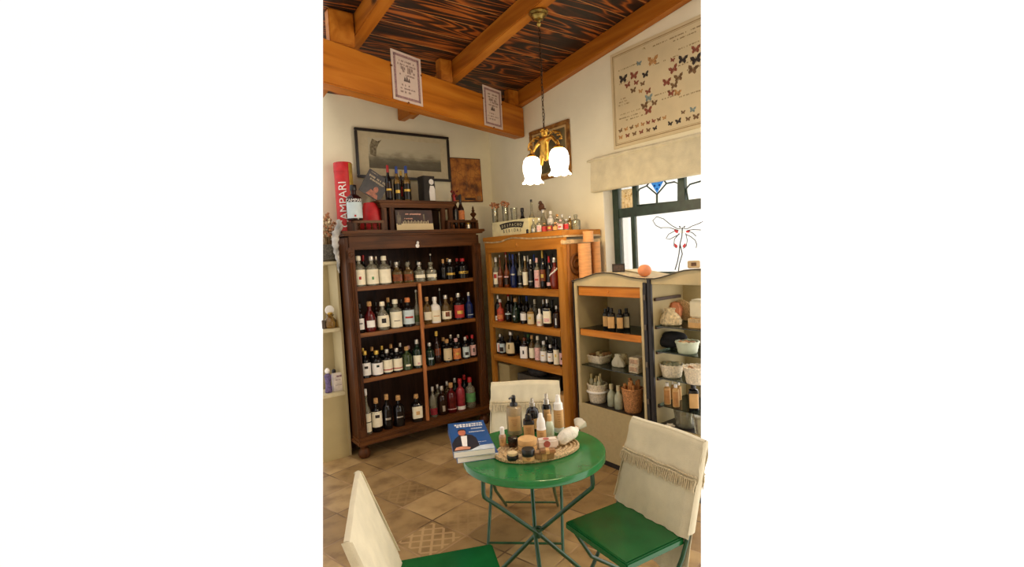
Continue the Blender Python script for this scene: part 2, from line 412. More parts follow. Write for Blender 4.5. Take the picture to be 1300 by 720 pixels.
# ------------------------------------------------------------------ ceiling of scorched planks
def plank_mat():
    m, nt, b = newmat('scorched_planks'); L = nt.links
    tc = nd(nt, 'ShaderNodeTexCoord'); sp = nd(nt, 'ShaderNodeSeparateXYZ'); L.new(tc.outputs['Object'], sp.inputs[0])
    def mth(op, a, bb=None):
        n = nd(nt, 'ShaderNodeMath', operation=op)
        for k, v in enumerate((a, bb)):
            if v is None: continue
            if isinstance(v, (int, float)): n.inputs[k].default_value = v
            else: L.new(v, n.inputs[k])
        return n.outputs[0]
    pi_ = mth('FLOOR', mth('DIVIDE', mth('SUBTRACT', sp.outputs[1], .3), .185))
    wn = nd(nt, 'ShaderNodeTexWhiteNoise', noise_dimensions='1D'); L.new(pi_, wn.inputs['W'])
    cb = nd(nt, 'ShaderNodeCombineXYZ')
    L.new(mth('ADD', mth('MULTIPLY', sp.outputs[0], .85), mth('MULTIPLY', wn.outputs['Value'], 37.)), cb.inputs[0])
    L.new(mth('MULTIPLY', sp.outputs[1], 7.), cb.inputs[1]); L.new(mth('MULTIPLY', wn.outputs['Value'], 11.), cb.inputs[2])
    n1 = nd(nt, 'ShaderNodeTexNoise'); n1.inputs['Scale'].default_value = 1.2; n1.inputs['Detail'].default_value = .8; n1.inputs['Distortion'].default_value = .5; L.new(cb.outputs[0], n1.inputs['Vector'])
    cb4 = nd(nt, 'ShaderNodeCombineXYZ'); L.new(mth('MULTIPLY', sp.outputs[0], .9), cb4.inputs[0]); L.new(mth('MULTIPLY', sp.outputs[1], 60.), cb4.inputs[1]); L.new(wn.outputs['Value'], cb4.inputs[2])
    n4 = nd(nt, 'ShaderNodeTexNoise'); n4.inputs['Scale'].default_value = 1.; n4.inputs['Detail'].default_value = 2; L.new(cb4.outputs[0], n4.inputs['Vector'])
    # contour lines of a smooth field read as flame-brushed grain with eyes
    fld = mth('ADD', mth('MULTIPLY', n1.outputs['Fac'], 9.), mth('MULTIPLY', n4.outputs['Fac'], .5))
    wv = mth('ABSOLUTE', mth('SINE', mth('MULTIPLY', fld, PI)))
    n2 = nd(nt, 'ShaderNodeTexNoise'); n2.inputs['Scale'].default_value = 1.3; L.new(cb.outputs[0], n2.inputs['Vector'])
    v = mth('ADD', mth('MULTIPLY', wv, .45), mth('ADD', mth('MULTIPLY', n2.outputs['Fac'], .5), mth('MULTIPLY', n4.outputs['Fac'], .3)))
    col = ramp(nt, v, [(.32, (178, 98, 34)), (.5, (148, 76, 24)), (.66, (74, 38, 16)), (.8, (34, 22, 14))])
    gap = mth('ABSOLUTE', mth('SUBTRACT', mth('FRACT', mth('DIVIDE', mth('SUBTRACT', sp.outputs[1], .3), .185)), .5))
    mx = nd(nt, 'ShaderNodeMix', data_type='RGBA'); L.new(mth('GREATER_THAN', gap, .482), mx.inputs['Factor']); L.new(col, mx.inputs[6]); mx.inputs[7].default_value = s2l((206, 138, 72))
    L.new(mx.outputs[2], b.inputs['Base Color']); b.inputs['Roughness'].default_value = .45
    bp = nd(nt, 'ShaderNodeBump'); bp.inputs['Strength'].default_value = .35; bp.inputs['Distance'].default_value = .004; L.new(v, bp.inputs['Height']); L.new(bp.outputs['Normal'], b.inputs['Normal'])
    return m
g = G()
k = 0
y = .3
while y < YB:
    y1 = min(y+.185, YB+.05)
    g.prism([(-.4, y+.002, roof(y)), (-.4, y1-.002, roof(y1)), (-.4, y1-.002, roof(y1)+.03), (-.4, y+.002, roof(y)+.03)], (XW+.5, 0, 0)); y += .185
g.prism([(-.4, .3, roof(.3)+.03), (-.4, YB+.1, roof(YB+.1)+.03), (-.4, YB+.1, roof(YB+.1)+.06), (-.4, .3, roof(.3)+.06)], (XW+.6, 0, 0))
struct(g.obj('ceiling', plank_mat(), clip=True))
# rafters run down towards the back wall, the tie beam crosses under them
def rafter(x0, x1, y0, y1, h=.135):
    g = G(); g.prism([(x0, y0, roof(y0)+.001), (x0, y1, roof(y1)+.001), (x0, y1, roof(y1)-h), (x0, y0, roof(y0)-h)], (x1-x0, 0, 0))
    bmesh.ops.bevel(g.bm, geom=list(g.bm.edges), offset=.006, segments=2, affect='EDGES')
    return struct(g.obj('ceiling_rafter', pine_r, clip=True))
rafter(1.268, 1.355, .4, YB-.01); rafter(2.157, 2.245, .4, YB-.01); rafter(3.025, XW-.002, .4, YB-.01)
bA = Vector((3.098, 3.845, 2.70)); bB = Vector((1.02, 3.19, 2.70)); bd = (bA-bB); blen = bd.length; bang = math.atan2(bd.y, bd.x)
br = sroot('ceiling_beam', bB, bang)
g = G(); g.box((-.3, 0, 0), (blen-.005, .12, .272), bev=.008); g.xf(br.matrix_basis).clip().xf(br.matrix_basis.inverted()).obj('beam', pine, br)
g = G(); g.box((2.085, 4.2, 2.885), (2.155, YB-.003, 3.03), bev=.006); struct(g.obj('ceiling_joist', pine_r))
# wooden packing blocks between beam and planks beside two rafters
for (x0, x1) in ((1.10, 1.262), (2.04, 2.152), (2.90, 3.02)):
    yb = 3.845-(XW-x0)*math.tan(bang)+.03
    g = G(); g.box((x0, yb, 2.974), (x1, yb+.07, roof(yb+.07)), bev=.006); struct(g.obj('ceiling_block', pine_r, clip=True))
# ------------------------------------------------------------------ bottles
PROF = {  # (radius, height) fractions of the whole bottle, cap start, cap radius, label band
 'gin': ([(.0, 0), (.92, 0), (1, .015), (1, .58), (.93, .64), (.62, .70), (.36, .735), (.34, .84), (.40, .85), (.40, .87)], .845, .42, (.08, .52)),
 'wine': ([(.0, 0), (.94, 0), (1, .012), (1, .52), (.9, .60), (.55, .68), (.36, .74), (.33, .9), (.33, .97)], .80, .36, (.1, .46)),
 'flask': ([(.0, 0), (.8, 0), (.88, .02), (1, .12), (1, .42), (.86, .56), (.55, .66), (.34, .72), (.32, .86), (.38, .87)], .85, .40, (.12, .48)),
 'round': ([(.0, 0), (.7, 0), (.82, .03), (1, .2), (1, .38), (.85, .55), (.5, .66), (.33, .72), (.31, .86), (.38, .87)], .85, .42, (.14, .50)),
 'decanter': ([(.0, 0), (.95, 0), (1, .02), (1, .50), (.92, .56), (.5, .62), (.42, .66), (.42, .74), (.5, .76)], .75, .5, (.1, .45)),
 'slim': ([(.0, 0), (.94, 0), (1, .01), (1, .50), (.8, .57), (.5, .63), (.36, .70), (.34, .88), (.34, .95)], .86, .38, (.08, .44)),
 'tall': ([(.0, 0), (.94, 0), (1, .01), (1, .42), (.75, .5), (.4, .58), (.26, .66), (.24, .95)], .93, .3, (.08, .36)),
}
def prof_r(pr, R, H):
    zs = [q[1]*H for q in pr]; rs = [q[0]*R for q in pr]
    def f(z):
        for k in range(1, len(zs)-1):
            if zs[k] <= z <= zs[k+1]:
                t = (z-zs[k])/max(1e-6, zs[k+1]-zs[k]); return rs[k]+(rs[k+1]-rs[k])*t
        return rs[1]
    return f
def bottle(name, label, loc, rz, H, R, kind, glass, capm, lab=None, mark=None, group=None, sq=0, cat='bottle', ribbon=None, lspan=1.15):
    """lab=(material, low, high) wrapped on the front (local -Y); mark=(material, low, high, half width)"""
    t = thing(name, label, cat, loc, rz, group)
    pr, c0, cr, band = PROF[kind]
    R_ = R/ (1.05 if sq else 1)
    g = G(); g.lathe([(r*R_, z*H) for r, z in pr]+[(0, pr[-1][1]*H)], seg=20 if not sq else 24, sq=sq); g.obj('glass', glass, t, smooth=True)
    g = G()
    cc = cr*R
    if kind == 'decanter': g.lathe([(0, c0*H), (cc*.7, c0*H), (cc*.6, (c0+.04)*H), (cc, (c0+.12)*H), (cc*.9, H*.98), (0, H)], seg=14)
    else: g.lathe([(0, c0*H), (cc, c0*H), (cc*1.04, (c0+.01)*H), (cc, H*.985), (cc*.86, H), (0, H)], seg=14)
    g.obj('cap', capm, t, smooth=True)
    f = prof_r(pr, R_, H)
    if lab:
        lo = lab[1] if len(lab) > 1 else band[0]; hi = lab[2] if len(lab) > 2 else band[1]
        g = G(); g.patch(-PI/2-lspan, -PI/2+lspan, lo*H, hi*H, lambda z: f(z)*1.012+.0004, n=14, nz=5, sq=sq); lo_ = g.obj('label', lab[0], t, smooth=True)
        if mark:
            w = mark[3]
            g = G(); g.patch(-PI/2-w*lspan, -PI/2+w*lspan, lin(lo, hi, mark[1])*H, lin(lo, hi, mark[2])*H, lambda z: f(z)*1.022+.0008, n=8, nz=4, sq=sq)
            g.obj('label_print', mark[0], lo_, smooth=True)
    if ribbon:
        g = G(); n = 15
        pts = [(f(z)*1.03*math.cos(a), f(z)*1.03*math.sin(a), z) for a, z in ((-PI/2-1.2+2.4*i/n, lin(ribbon[1], ribbon[2], i/n)*H) for i in range(n+1))]
        g.tube(pts, .006, 6); g.obj('ribbon', ribbon[0], t, smooth=True)
    return t

# ------------------------------------------------------------------ dark cabinet against the back wall
YF = 4.05; XL, XR = 1.378, 2.648
ZS = [1.40, 1.02, .645, .175]
CAB = thing('display_cabinet', 'tall dark walnut display cabinet with turned gallery on top and open bottle shelves', 'cabinet', ((XL+XR)/2, 4.24, 0))
def W(g, name, m, parent, **k): return g.obj(name, m, parent, world=True, **k)
XI0, XI1 = 1.447, 2.560
g = G(); g.box((XL, YF+.01, .10), (XL+.03, YB-.012, 1.80), bev=.004); W(g, 'side_panel', walnut, CAB)
g = G(); g.box((XR-.03, YF+.01, .10), (XR, YB-.012, 1.80), bev=.004); W(g, 'side_panel', walnut, CAB)
for x0, x1 in ((XL-.004, XI0), (XI1, XR+.004)):
    g = G(); g.box((x0, YF-.012, .175), (x1, YF+.012, 1.72), bev=.004)
    w = x1-x0
    for q in (.3, .5, .7): g.tube([(x0+w*q, YF-.013, .26), (x0+w*q, YF-.013, 1.60)], .0065, 8)      # fluting
    g.box((x0+.006, YF-.024, 1.625), (x1-.006, YF-.01, 1.70), bev=.006)                              # capital
    g.lathe([(0, 0), (.022, 0), (.016, .006), (0, .008)], seg=12, mat=Matrix.Translation(((x0+x1)/2, YF-.024, 1.662)) @ Matrix.Rotation(PI/2, 4, 'X'))
    g.box((x0+.003, YF-.022, .178), (x1-.003, YF-.01, .245), bev=.006)
    W(g, 'pilaster', walnut, CAB)
g = G(); g.box((XL+.03, YB-.03, .16), (XR-.03, YB-.012, 1.80))
for x in (1.75, 2.05, 2.32): g.box((x, YB-.033, .18), (x+.006, YB-.029, 1.70))
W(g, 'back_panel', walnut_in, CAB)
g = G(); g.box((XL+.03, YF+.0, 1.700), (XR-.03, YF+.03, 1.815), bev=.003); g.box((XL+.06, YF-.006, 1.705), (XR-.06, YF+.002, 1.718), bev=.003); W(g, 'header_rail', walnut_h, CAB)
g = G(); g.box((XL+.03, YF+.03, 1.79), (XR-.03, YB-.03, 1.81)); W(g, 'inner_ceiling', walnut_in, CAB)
for z in ZS[:3]:
    g = G(); g.box((XI0-.05, YF+.014, z-.034), (XI1+.05, YB-.032, z), bev=.003); W(g, 'shelf', shelfwood, CAB)
g = G(); g.box((XL-.012, YF-.035, .108), (XR+.012, YB-.012, .150), bev=.008); g.box((XL-.004, YF-.022, .145), (XR+.004, YB-.012, .175), bev=.006); W(g, 'plinth', walnut_h, CAB)
g = G(); g.box((XL-.02, YF-.04, 1.812), (XR+.02, YB-.012, 1.828), bev=.005); g.box((XL-.045, YF-.065, 1.826), (XR+.034, YB-.012, 1.850), bev=.009); W(g, 'cornice', walnut_h, CAB)
for x in (XL+.045, XR-.05):
    for y in (YF+.02, YB-.08):
        g = G(); g.lathe([(0, 0), (.03, 0), (.045, .012), (.052, .04), (.042, .07), (.026, .082), (.03, .095), (.03, .109), (0, .109)], (x, y, 0), seg=18); W(g, 'bun_foot', walnut, CAB, smooth=True)
xs = x_at(539, YF-.02, .76)
g = G(); g.box((xs-.014, YF-.016, .176), (xs+.014, YF+.006, ZS[0]-.012), bev=.004)
for z in (.62, 1.0): g.box((xs+.012, YF-.012, z), (xs+.022, YF+.0, z+.05), bev=.003)
W(g, 'divider_strip', stick, CAB)
p = ony(531, 312, YF-.02)
g = G(); g.lathe([(0, 0), (.017, 0), (.018, .004), (.008, .008), (0, .008)], seg=16, mat=Matrix.Translation((p.x, YF-.002, p.z)) @ Matrix.Rotation(PI/2, 4, 'X')); g.lathe([(0, 0), (.009, .002), (.013, .012), (.007, .024), (0, .027)], (p.x, YF-.012, p.z+.014), seg=12); W(g, 'porcelain_escutcheon', white, CAB, smooth=True)
# gallery: low railed wings, raised stage with its own little cornice
ZC = 1.850; YG = 4.11
def pxg(px): return ony(px, 285, YG).x
zrail = ony(570, 281, YG).z
g = G(); gx = [(ony(448, 285, YG).x, ony(487, 285, YG).x), (ony(567, 285, YG).x, ony(606, 285, YG).x)]
for x0, x1 in gx:
    g = G(); g.box((x0, YG-.02, zrail-.012), (x1, YG+.02, zrail+.010), bev=.004); g.box((x0, YG-.016, ZC), (x1, YG+.016, ZC+.012), bev=.003); W(g, 'gallery_rail', walnut_h, CAB)
    n = 4
    g = G()
    for i in range(n):
        x = lin(x0+.05, x1-.05, i/(n-1)); h = zrail-.012-ZC-.012
        g.lathe([(0, 0), (.011, 0), (.006, .12*h), (.012, .35*h), (.005, .55*h), (.010, .75*h), (.006, .9*h), (.011, h), (0, h)], (x, YG, ZC+.012), seg=10)
    W(g, 'gallery_baluster', walnut, CAB, smooth=True)
    for x in (x0+.012, x1-.012):
        g = G(); g.box((x-.014, YG-.02, ZC), (x+.014, YG+.02, zrail-.012), bev=.003); W(g, 'gallery_post', walnut, CAB)
    xo = x0 if x0 < 1.9 else x1-.026
    g = G(); g.box((xo, YG+.02, zrail-.012), (xo+.026, YB-.014, zrail+.010), bev=.004); g.box((xo+.004, YG+.02, ZC), (xo+.022, YB-.014, zrail-.012)); W(g, 'gallery_return', walnut, CAB)
fx = ony(602, 270, YG).x
g = G(); hF = ony(602, 261, YG).z-zrail-.010
g.lathe([(0, 0), (.022, 0), (.022, .08*hF), (.010, .16*hF), (.012, .22*hF), (.030, .38*hF), (.026, .46*hF), (.010, .56*hF), (.016, .64*hF), (.009, .72*hF), (.011, .8*hF), (.004, .93*hF), (0, hF)], (fx-.012, YG, zrail+.010), seg=14); W(g, 'finial', walnut, CAB, smooth=True)
YS = 4.14
sx0, sx1 = ony(482, 270, YS).x, ony(577, 270, YS).x
ztop = ony(528, 255, YS).z
g = G(); g.box((sx0-.02, YS-.03, ztop-.022), (sx1+.02, YB-.014, ztop), bev=.006); g.box((sx0, YS-.015, ztop-.045), (sx1, YB-.014, ztop-.02), bev=.006); g.box((sx0+.012, YS-.004, ztop-.062), (sx1-.012, YB-.014, ztop-.042), bev=.003); W(g, 'stage_cornice', walnut_h, CAB)
for x0 in (sx0+.02, sx0+.09, sx1-.14, sx1-.06):
    g = G(); g.box((x0, YS, ZC), (x0+.045, YS+.03, ztop-.062), bev=.004); g.box((x0+.012, YS-.004, ZC+.02), (x0+.033, YS+.002, ztop-.08), bev=.003); W(g, 'stage_post', walnut, CAB)
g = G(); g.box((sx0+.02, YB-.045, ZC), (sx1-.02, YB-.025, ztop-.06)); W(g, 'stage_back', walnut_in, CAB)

# bottles in the dark cabinet -----------------------------------------------------------------
def put_left(rows, zs, shelfname, group):
    fr = [r for r in rows if r.get('row', 0) == 0]; bk = [r for r in rows if r.get('row', 0) == 1]
    for lst in (fr, bk):
        lst.sort(key=lambda r: r['px'])
        for n, r in enumerate(lst):
            rowi = r.get('row', 0); w0 = 4.0
            Y = YF+.062+rowi*.115+r.get('dy', 0)
            X = x_at(r['px'], Y, zs); w = depth((X, Y, zs)); R = r['w']/2*w/F*1.06; H = z_at(r['top'], X, Y)-zs
            hint = f"{ORD[n]} from left, {'front' if rowi == 0 else 'back'} row, {shelfname}, dark cabinet"
            X_ = min(max(X, XI0-.03+R), XI1+.03-R) if rowi else X
            bottle(r.get('name', 'liquor_bottle'), f"{r['desc']}, {hint}", (X_, Y, zs), r.get('rz', -.22), H, R, r['k'], r['g'], r['c'], r.get('lab'), r.get('mark'), group, r.get('sq', 0), lspan=r.get('ls', 1.15))
def B(px, top, w, k, g, c, desc, lab=None, mark=None, **kw): return dict(px=px, top=top, w=w, k=k, g=g, c=c, desc=desc, lab=lab, mark=mark, **kw)
r1 = [B(457, 325, 14, 'gin', clear, cream, 'clear bottle with cream label', (cream, .06, .55), (red_l, .35, .55, .15), ls=1.3),
      B(473, 325, 15, 'gin', clear, silver, 'clear bottle with pale leafy label', (cream, .06, .55), (green_l, .3, .5, .12), ls=1.3),
      B(488.8, 325, 15.4, 'gin', clear, cream, 'clear bottle with plain white label', (cream, .06, .54), ls=1.3)]
for i, px in enumerate((504.5, 518.5, 533, 547.5)):
    r1.append(B(px, 332.5, 12.6, 'decanter', clearamber if i < 2 else clear, clear if i % 2 else silver, 'square cut-glass decanter with glass stopper', (brown_glass, .12, .42) if i < 2 else (cream, .2, .36), None, sq=5, name='decanter'))
r1 += [B(563.5, 329, 8, 'wine', black_glass, cork, 'slim black bottle with cork'),
       B(572, 329, 11.5, 'gin', black_glass, silver, 'black bottle with two gilt bands', (goldcap, .22, .32), None),
       B(588, 328, 13, 'gin', black_glass, redcap, 'black bottle, red cap and gilt print', (goldcap, .24, .36), (black_glass, .3, .7, .3))]
r1 += [B(463, 324, 8, 'wine', black_glass, redcap, 'dark bottle with red capsule', row=1), B(479, 325, 9, 'gin', clear, silver, 'clear bottle with silver cap', row=1),
       B(497, 331, 9, 'gin', amberglass, blackp, 'brown bottle with black cap', row=1), B(508, 331, 9, 'gin', amberglass, blackp, 'brown bottle with wide black cap', row=1), B(519.5, 331, 9, 'gin', amberglass, blackp, 'brown bottle with black lid', row=1), B(531, 331, 9, 'gin', amberglass, blackp, 'brown bottle with dull black cap', row=1),
       B(548, 322, 8, 'tall', black_glass, silver, 'tall dark bottle with silver neck', row=1), B(569.5, 328, 8, 'gin', amberglass, cork, 'brown bottle with cork', row=1), B(581, 328, 8, 'gin', amberglass, redcap, 'brown bottle with dull red cap', row=1)]
put_left(r1, ZS[0], 'top shelf', 'bottles on the top shelf of the dark cabinet')
r2 = [B(458.5, 386, 9, 'gin', black_glass, blackp, 'black bottle with small white label', (white, .12, .5), (ink, .5, .6, .4)),
      B(470.8, 383, 14, 'flask', red_glass, cork, 'dark red flask with scrawled white print', (red_glass, .1, .48), (white, .15, .75, .6)),
      B(487, 383, 15, 'flask', clear, cream, 'clear flask with animal picture label', (cream, .12, .52), (ink, .35, .75, .3)),
      B(503.3, 380, 15, 'gin', clear, cream, 'clear bottle, cream label, white stopper', (cream, .05, .58), (ink, .4, .44, .4)),
      B(519, 378, 14.5, 'gin', black_glass, orange_l, 'bottle with pale blue and red label', (blue_l, .1, .58), (red_l, .42, .55, .6)),
      B(530.5, 368, 9, 'tall', clear, silver, 'tall clear bottle with long neck', (cleargreen, .1, .3), None),
      B(543.5, 377, 10, 'gin', clearamber, cork, 'yellowish bottle with wide cork', (cream, .15, .45), None),
      B(553.2, 377, 13, 'gin', white, white, 'white bottle with shield shaped label', (cream, .08, .5), (kraft, .42, .5, .5)),
      B(567, 374.5, 12.5, 'flask', clearamber, silver, 'clear bottle with blotched gold label', (cream, .1, .4), (brown_glass, .3, .9, .35)),
      B(583, 372, 13, 'gin', black_glass, silver, 'dark bottle with red and gold label', (red_l, .08, .56), (goldcap, .3, .55, .5)),
      B(596.2, 371, 10, 'slim', blue_glass, silver, 'tall blue bottle', (blue_glass, .1, .4), (blue_l, .1, .18, .6))]
r2 += [B(479, 384, 8, 'gin', amberglass, blackp, 'brown bottle with black cap', row=1), B(494.5, 378, 9, 'gin', dkgreen_glass, cork, 'dark green bottle with cork', row=1), B(511, 380, 9, 'gin', amberglass, blackp, 'brown bottle half hidden', row=1),
       B(560, 366, 8, 'tall', black_glass, silver, 'tall dark bottle with bright neck', row=1), B(574.5, 378, 9, 'gin', clearamber, cork, 'pale gold bottle with cork', row=1), B(589.5, 378, 8, 'gin', black_glass, blackp, 'black bottle', row=1)]
put_left(r2, ZS[1], 'second shelf', 'bottles on the second shelf of the dark cabinet')
r3 = [B(465, 445.5, 12, 'gin', black_glass, goldcap, 'dark bottle, white label, gold cap', (white, .1, .56), (ink, .55, .75, .25), ls=1.35),
      B(479.5, 445, 13.5, 'gin', black_glass, goldcap, 'dark bottle with white green-marked label', (white, .06, .52), (dkgreen_glass, .65, .85, .18), ls=1.35),
      B(492.6, 443.3, 12, 'gin', black_glass, silver, 'dark bottle, white label, red band', (cream, .08, .58), (red_l, .16, .24, 1.), ls=1.35),
      B(505, 442, 12, 'gin', black_glass, silver, 'dark bottle, cream red-banded label', (cream, .08, .58), (red_l, .16, .24, 1.), ls=1.35),
      B(517.5, 440, 12.3, 'gin', cleargreen, cork, 'clear green bottle with pale neck band', (cleargreen, .1, .3), (cream, .4, .8, .4)),
      B(531, 431, 12.3, 'gin', dkgreen_glass, silver, 'dark green bottle with square white label', (cream, .1, .46), (pink_l, .1, .3, .2)),
      B(546.5, 435, 11, 'gin', dkgreen_glass, silver, 'teal green bottle with small label', (dkgreen_glass, .1, .5), (blue_l, .45, .65, .5)),
      B(555.8, 420.5, 10, 'flask', amberglass, goldcap, 'tall brown flask with gold cap', (amberglass, .2, .5), (brown_glass, .2, .9, .6), dy=.03),
      B(568.5, 431, 11, 'gin', black_glass, cork, 'dark bottle with cream label', (paper2, .1, .62), (ink, .12, .17, .15)),
      B(580, 429.5, 10.5, 'gin', black_glass, pink_l, 'dark bottle with orange label', (orange_l, .08, .56), (goldcap, .4, .6, .4)),
      B(591.7, 427.8, 9.5, 'gin', black_glass, silver, 'dark bottle with pale green picture label', (blue_l, .08, .56), (ink, .2, .5, .4)),
      B(600.7, 425, 8, 'gin', black_glass, redcap, 'dark bottle with pink and white label', (pink_l, .1, .56), (ink, .3, .7, .2))]
r3 += [B(px, t, 8.5, 'gin', gl, cp, d, row=1) for px, t, gl, cp, d in ((462.5, 442, black_glass, goldcap, 'dark bottle with gold cap'), (474, 440.5, black_glass, cork, 'dark bottle with cork'), (486.5, 439, black_glass, goldcap, 'dark bottle with dull gold cap'), (498, 437, black_glass, cork, 'dark bottle with brown cork'), (509.5, 435.5, black_glass, silver, 'dark bottle with grey cap'),
       (520, 439, dkgreen_glass, pink_l, 'dark green bottle with pink stopper'), (564, 428.5, black_glass, cork, 'black bottle with orange cork'), (573.5, 425, black_glass, silver, 'black bottle with grey cap'), (583, 424.5, black_glass, silver, 'black bottle with pale cap'), (594.5, 426, black_glass, redcap, 'black bottle with red cap'))]
put_left(r3, ZS[2], 'third shelf', 'bottles on the third shelf of the dark cabinet')
r4 = [B(467.5, 494, 9, 'slim', clear, white, 'tall bottle with two white labels', (cream, .05, .46), (ink, .5, .55, .9), ls=1.4),
      B(479.5, 505.6, 12.5, 'gin', black_glass, cork, 'dark bottle with broad white label', (cream, .16, .62), (ink, .6, .8, .3), ls=1.35),
      B(493, 500.6, 11, 'gin', black_glass, cork, 'black bottle with white slash', (black_glass, .1, .5), (silver, .45, .6, .5)),
      B(507.5, 502, 13, 'gin', black_glass, cork, 'broad black bottle with white slash', (black_glass, .1, .5), (silver, .5, .62, .5)),
      B(530, 500.6, 12.5, 'gin', black_glass, cork, 'black bottle with square cream label', (cream, .14, .58), (kraft, .3, .6, .3), sq=6),
      B(551, 491, 9, 'gin', clear, silver, 'clear bottle with violet print', (pink_glass, .08, .3), None),
      B(562.5, 490, 11.5, 'gin', amberglass, silver, 'plum bottle with white figure print', (amberglass, .1, .5), (silver, .1, .6, .25)),
      B(574, 486, 12, 'gin', red_glass, cork, 'bottle of red liquor with cork', (red_glass, .1, .3), (pink_l, .1, .25, .9)),
      B(585.5, 480.6, 11, 'gin', pink_glass, redcap, 'pink patterned bottle with red cap', (white, .03, .14), None),
      B(598, 479, 12, 'gin', clear, redcap, 'clear bottle, green label, red cap', (green_l, .2, .5), None, ls=1.4)]
r4 += [B(px, t, 8.5, 'gin', gl, cp, d, row=1) for px, t, gl, cp, d in ((557, 488, clear, silver, 'clear bottle with silver cap'), (569, 484, clearamber, silver, 'pale gold bottle'), (579, 480, dkgreen_glass, silver, 'green bottle'), (591, 476, black_glass, redcap, 'dark bottle with red capsule'))]
put_left(r4, ZS[3], 'bottom shelf', 'bottles on the bottom shelf of the dark cabinet')

# ------------------------------------------------------------------ things on top of the dark cabinet
def on_top(px, top, w, Y, z, **kw):
    X = x_at(px, Y, z); return X, z_at(top, X, Y)-z, w/2*depth((X, Y, z))/F
# leaflet with a bar scene leaning on the stage
yl = YS-.035
c0 = ony(504.5, 298, yl); c1 = ony(551, 298, yl); ht = ony(528, 266.5, yl).z-1.851
t = thing('advert_card', 'dark printed advertising card with row of glasses, leaning at cabinet gallery', 'sign', (c0.x, yl, 1.8515)); wc = c1.x-c0.x
g = G(); mt = Matrix.Rotation(-.10, 4, 'X'); g.box((0, 0, 0), (wc, .004, ht), mat=mt); g.obj('board', M('advert_ground', (52, 30, 26), .5, var=.5, scale=14), t)
g = G(); g.box((0, -.0012, 0), (wc, 0, .34*ht), mat=mt)
for i in range(16): x = wc*(.18+.045*i); g.box((x, -.0012, .3*ht), (x+wc*.016, 0, (.44+.05*(i % 2))*ht), mat=mt)
g.obj('pale_table', paper2, t)
g = G(); m2 = mt @ frame_mat((0, -.0012, 0), (1, 0, 0), (0, 0, 1)); strokes(g, m2, wc*.26, wc*.68, .80*ht, .085*ht, fill=.9); strokes(g, m2, wc*.2, wc*.44, .58*ht, .06*ht, fill=.9)
g.obj('lettering', M('rose_lettering', (214, 160, 140), .6), t)
g = G(); g.box((wc*.03, -.0016, .28*ht), (wc*.13, 0, .75*ht), mat=mt); g.box((wc*.06, -.0016, .75*ht), (wc*.1, 0, .93*ht), mat=mt); g.box((wc*.74, -.0016, .45*ht), (wc*.78, 0, .8*ht), mat=mt); g.obj('printed_bottle', M('advert_bottle', (96, 84, 66), .5, var=.4), t)
# red cylinder tin and big red aperitif bottle with the maker's name
Yt = 4.33
X, H, R = on_top(441, 207, 22, Yt, 1.851)
t = thing('gift_tube', 'tall red cylindrical gift tin with white lettering standing behind big bottle', 'tin', (X, Yt, 1.851))
g = G(); g.lathe([(0, 0), (R, 0), (R, H*.86), (R*1.0, H*.865), (0, H*.865)], seg=28); g.obj('tube', redm, t, smooth=True)
g = G(); g.lathe([(0, H*.866), (R*1.03, H*.866), (R*1.03, H*.99), (R*.96, H), (0, H)], seg=28); g.obj('lid', redm, t, smooth=True)
g = G(); g.patch(-PI/2+.3, -PI/2+1.4, .02*H, .985*H, lambda z: R*1.04, n=8, nz=2); g.obj('gold_side', goldcap, t, smooth=True)
g = G(); fm = frame_mat((0, 0, 0), (0, 0, 1), (-1, 0, 0)); text_bm(g, 'CAMPARI', R*1.25, fm @ Matrix.Translation((H*.40, 0, 0)), ext=.0005, sx=1.0)
bmesh.ops.triangulate(g.bm, faces=list(g.bm.faces)); bmesh.ops.subdivide_edges(g.bm, edges=list(g.bm.edges), cuts=3, use_grid_fill=True)
for v in g.bm.verts:                     # wrap the letters round the tin
    a = -PI/2+(v.co.x/R)-.5; rr = R*1.012+.0006-v.co.y; v.co.x = rr*math.cos(a); v.co.y = rr*math.sin(a)
g.obj('lettering', white, t)
Yt = 4.16
zr = zrail+.0105
X, H, R = on_top(451, 235, 20, YG+.0, zr)
t = bottle('aperitif_bottle', 'large dark red aperitif bottle with white name and pale blue label on cabinet rail', (X, YG+.0, zr), -.3, H, R, 'gin', M('deep_red_bottle', (40, 12, 13), .1, spec=.4), blackp, (blue_l, .05, .50), (red_l, .08, .2, .1), None, 0)
g = G(); text_bm(g, 'CAMPARI', R*.56, frame_mat((0, 0, 0), (1, 0, 0), (0, 0, 1)) @ Matrix.Translation((0, H*.545, 0)), ext=.0005)
bmesh.ops.triangulate(g.bm, faces=list(g.bm.faces)); bmesh.ops.subdivide_edges(g.bm, edges=list(g.bm.edges), cuts=3, use_grid_fill=True)
for v in g.bm.verts:
    a = -PI/2+(v.co.x/R); rr = R*1.02+.0006; d = v.co.y; v.co.x = (rr-d)*math.cos(a); v.co.y = (rr-d)*math.sin(a)
g.obj('lettering', white, t)
# red cone shade behind the rail
Yt = 4.27
X = x_at(474, Yt, 1.851); H = z_at(258, X, Yt)-1.851
t = thing('red_cone', 'bright red felt cone bucket behind left gallery rail under black magazine', 'bucket', (X, Yt, 1.851))
g = G(); g.lathe([(0, 0), (.115, 0), (.117, .006), (.07, H*.95), (.066, H), (.06, H), (.06, H*.9), (0, H*.9)], seg=28); g.obj('shell', redm, t, smooth=True)
g = G(); g.lathe([(.112, .012), (.120, .012), (.119, .03), (.110, .03)], seg=28, close=False); g.obj('rim_band', M('deep_red_band', (150, 20, 28), .5), t, smooth=True)
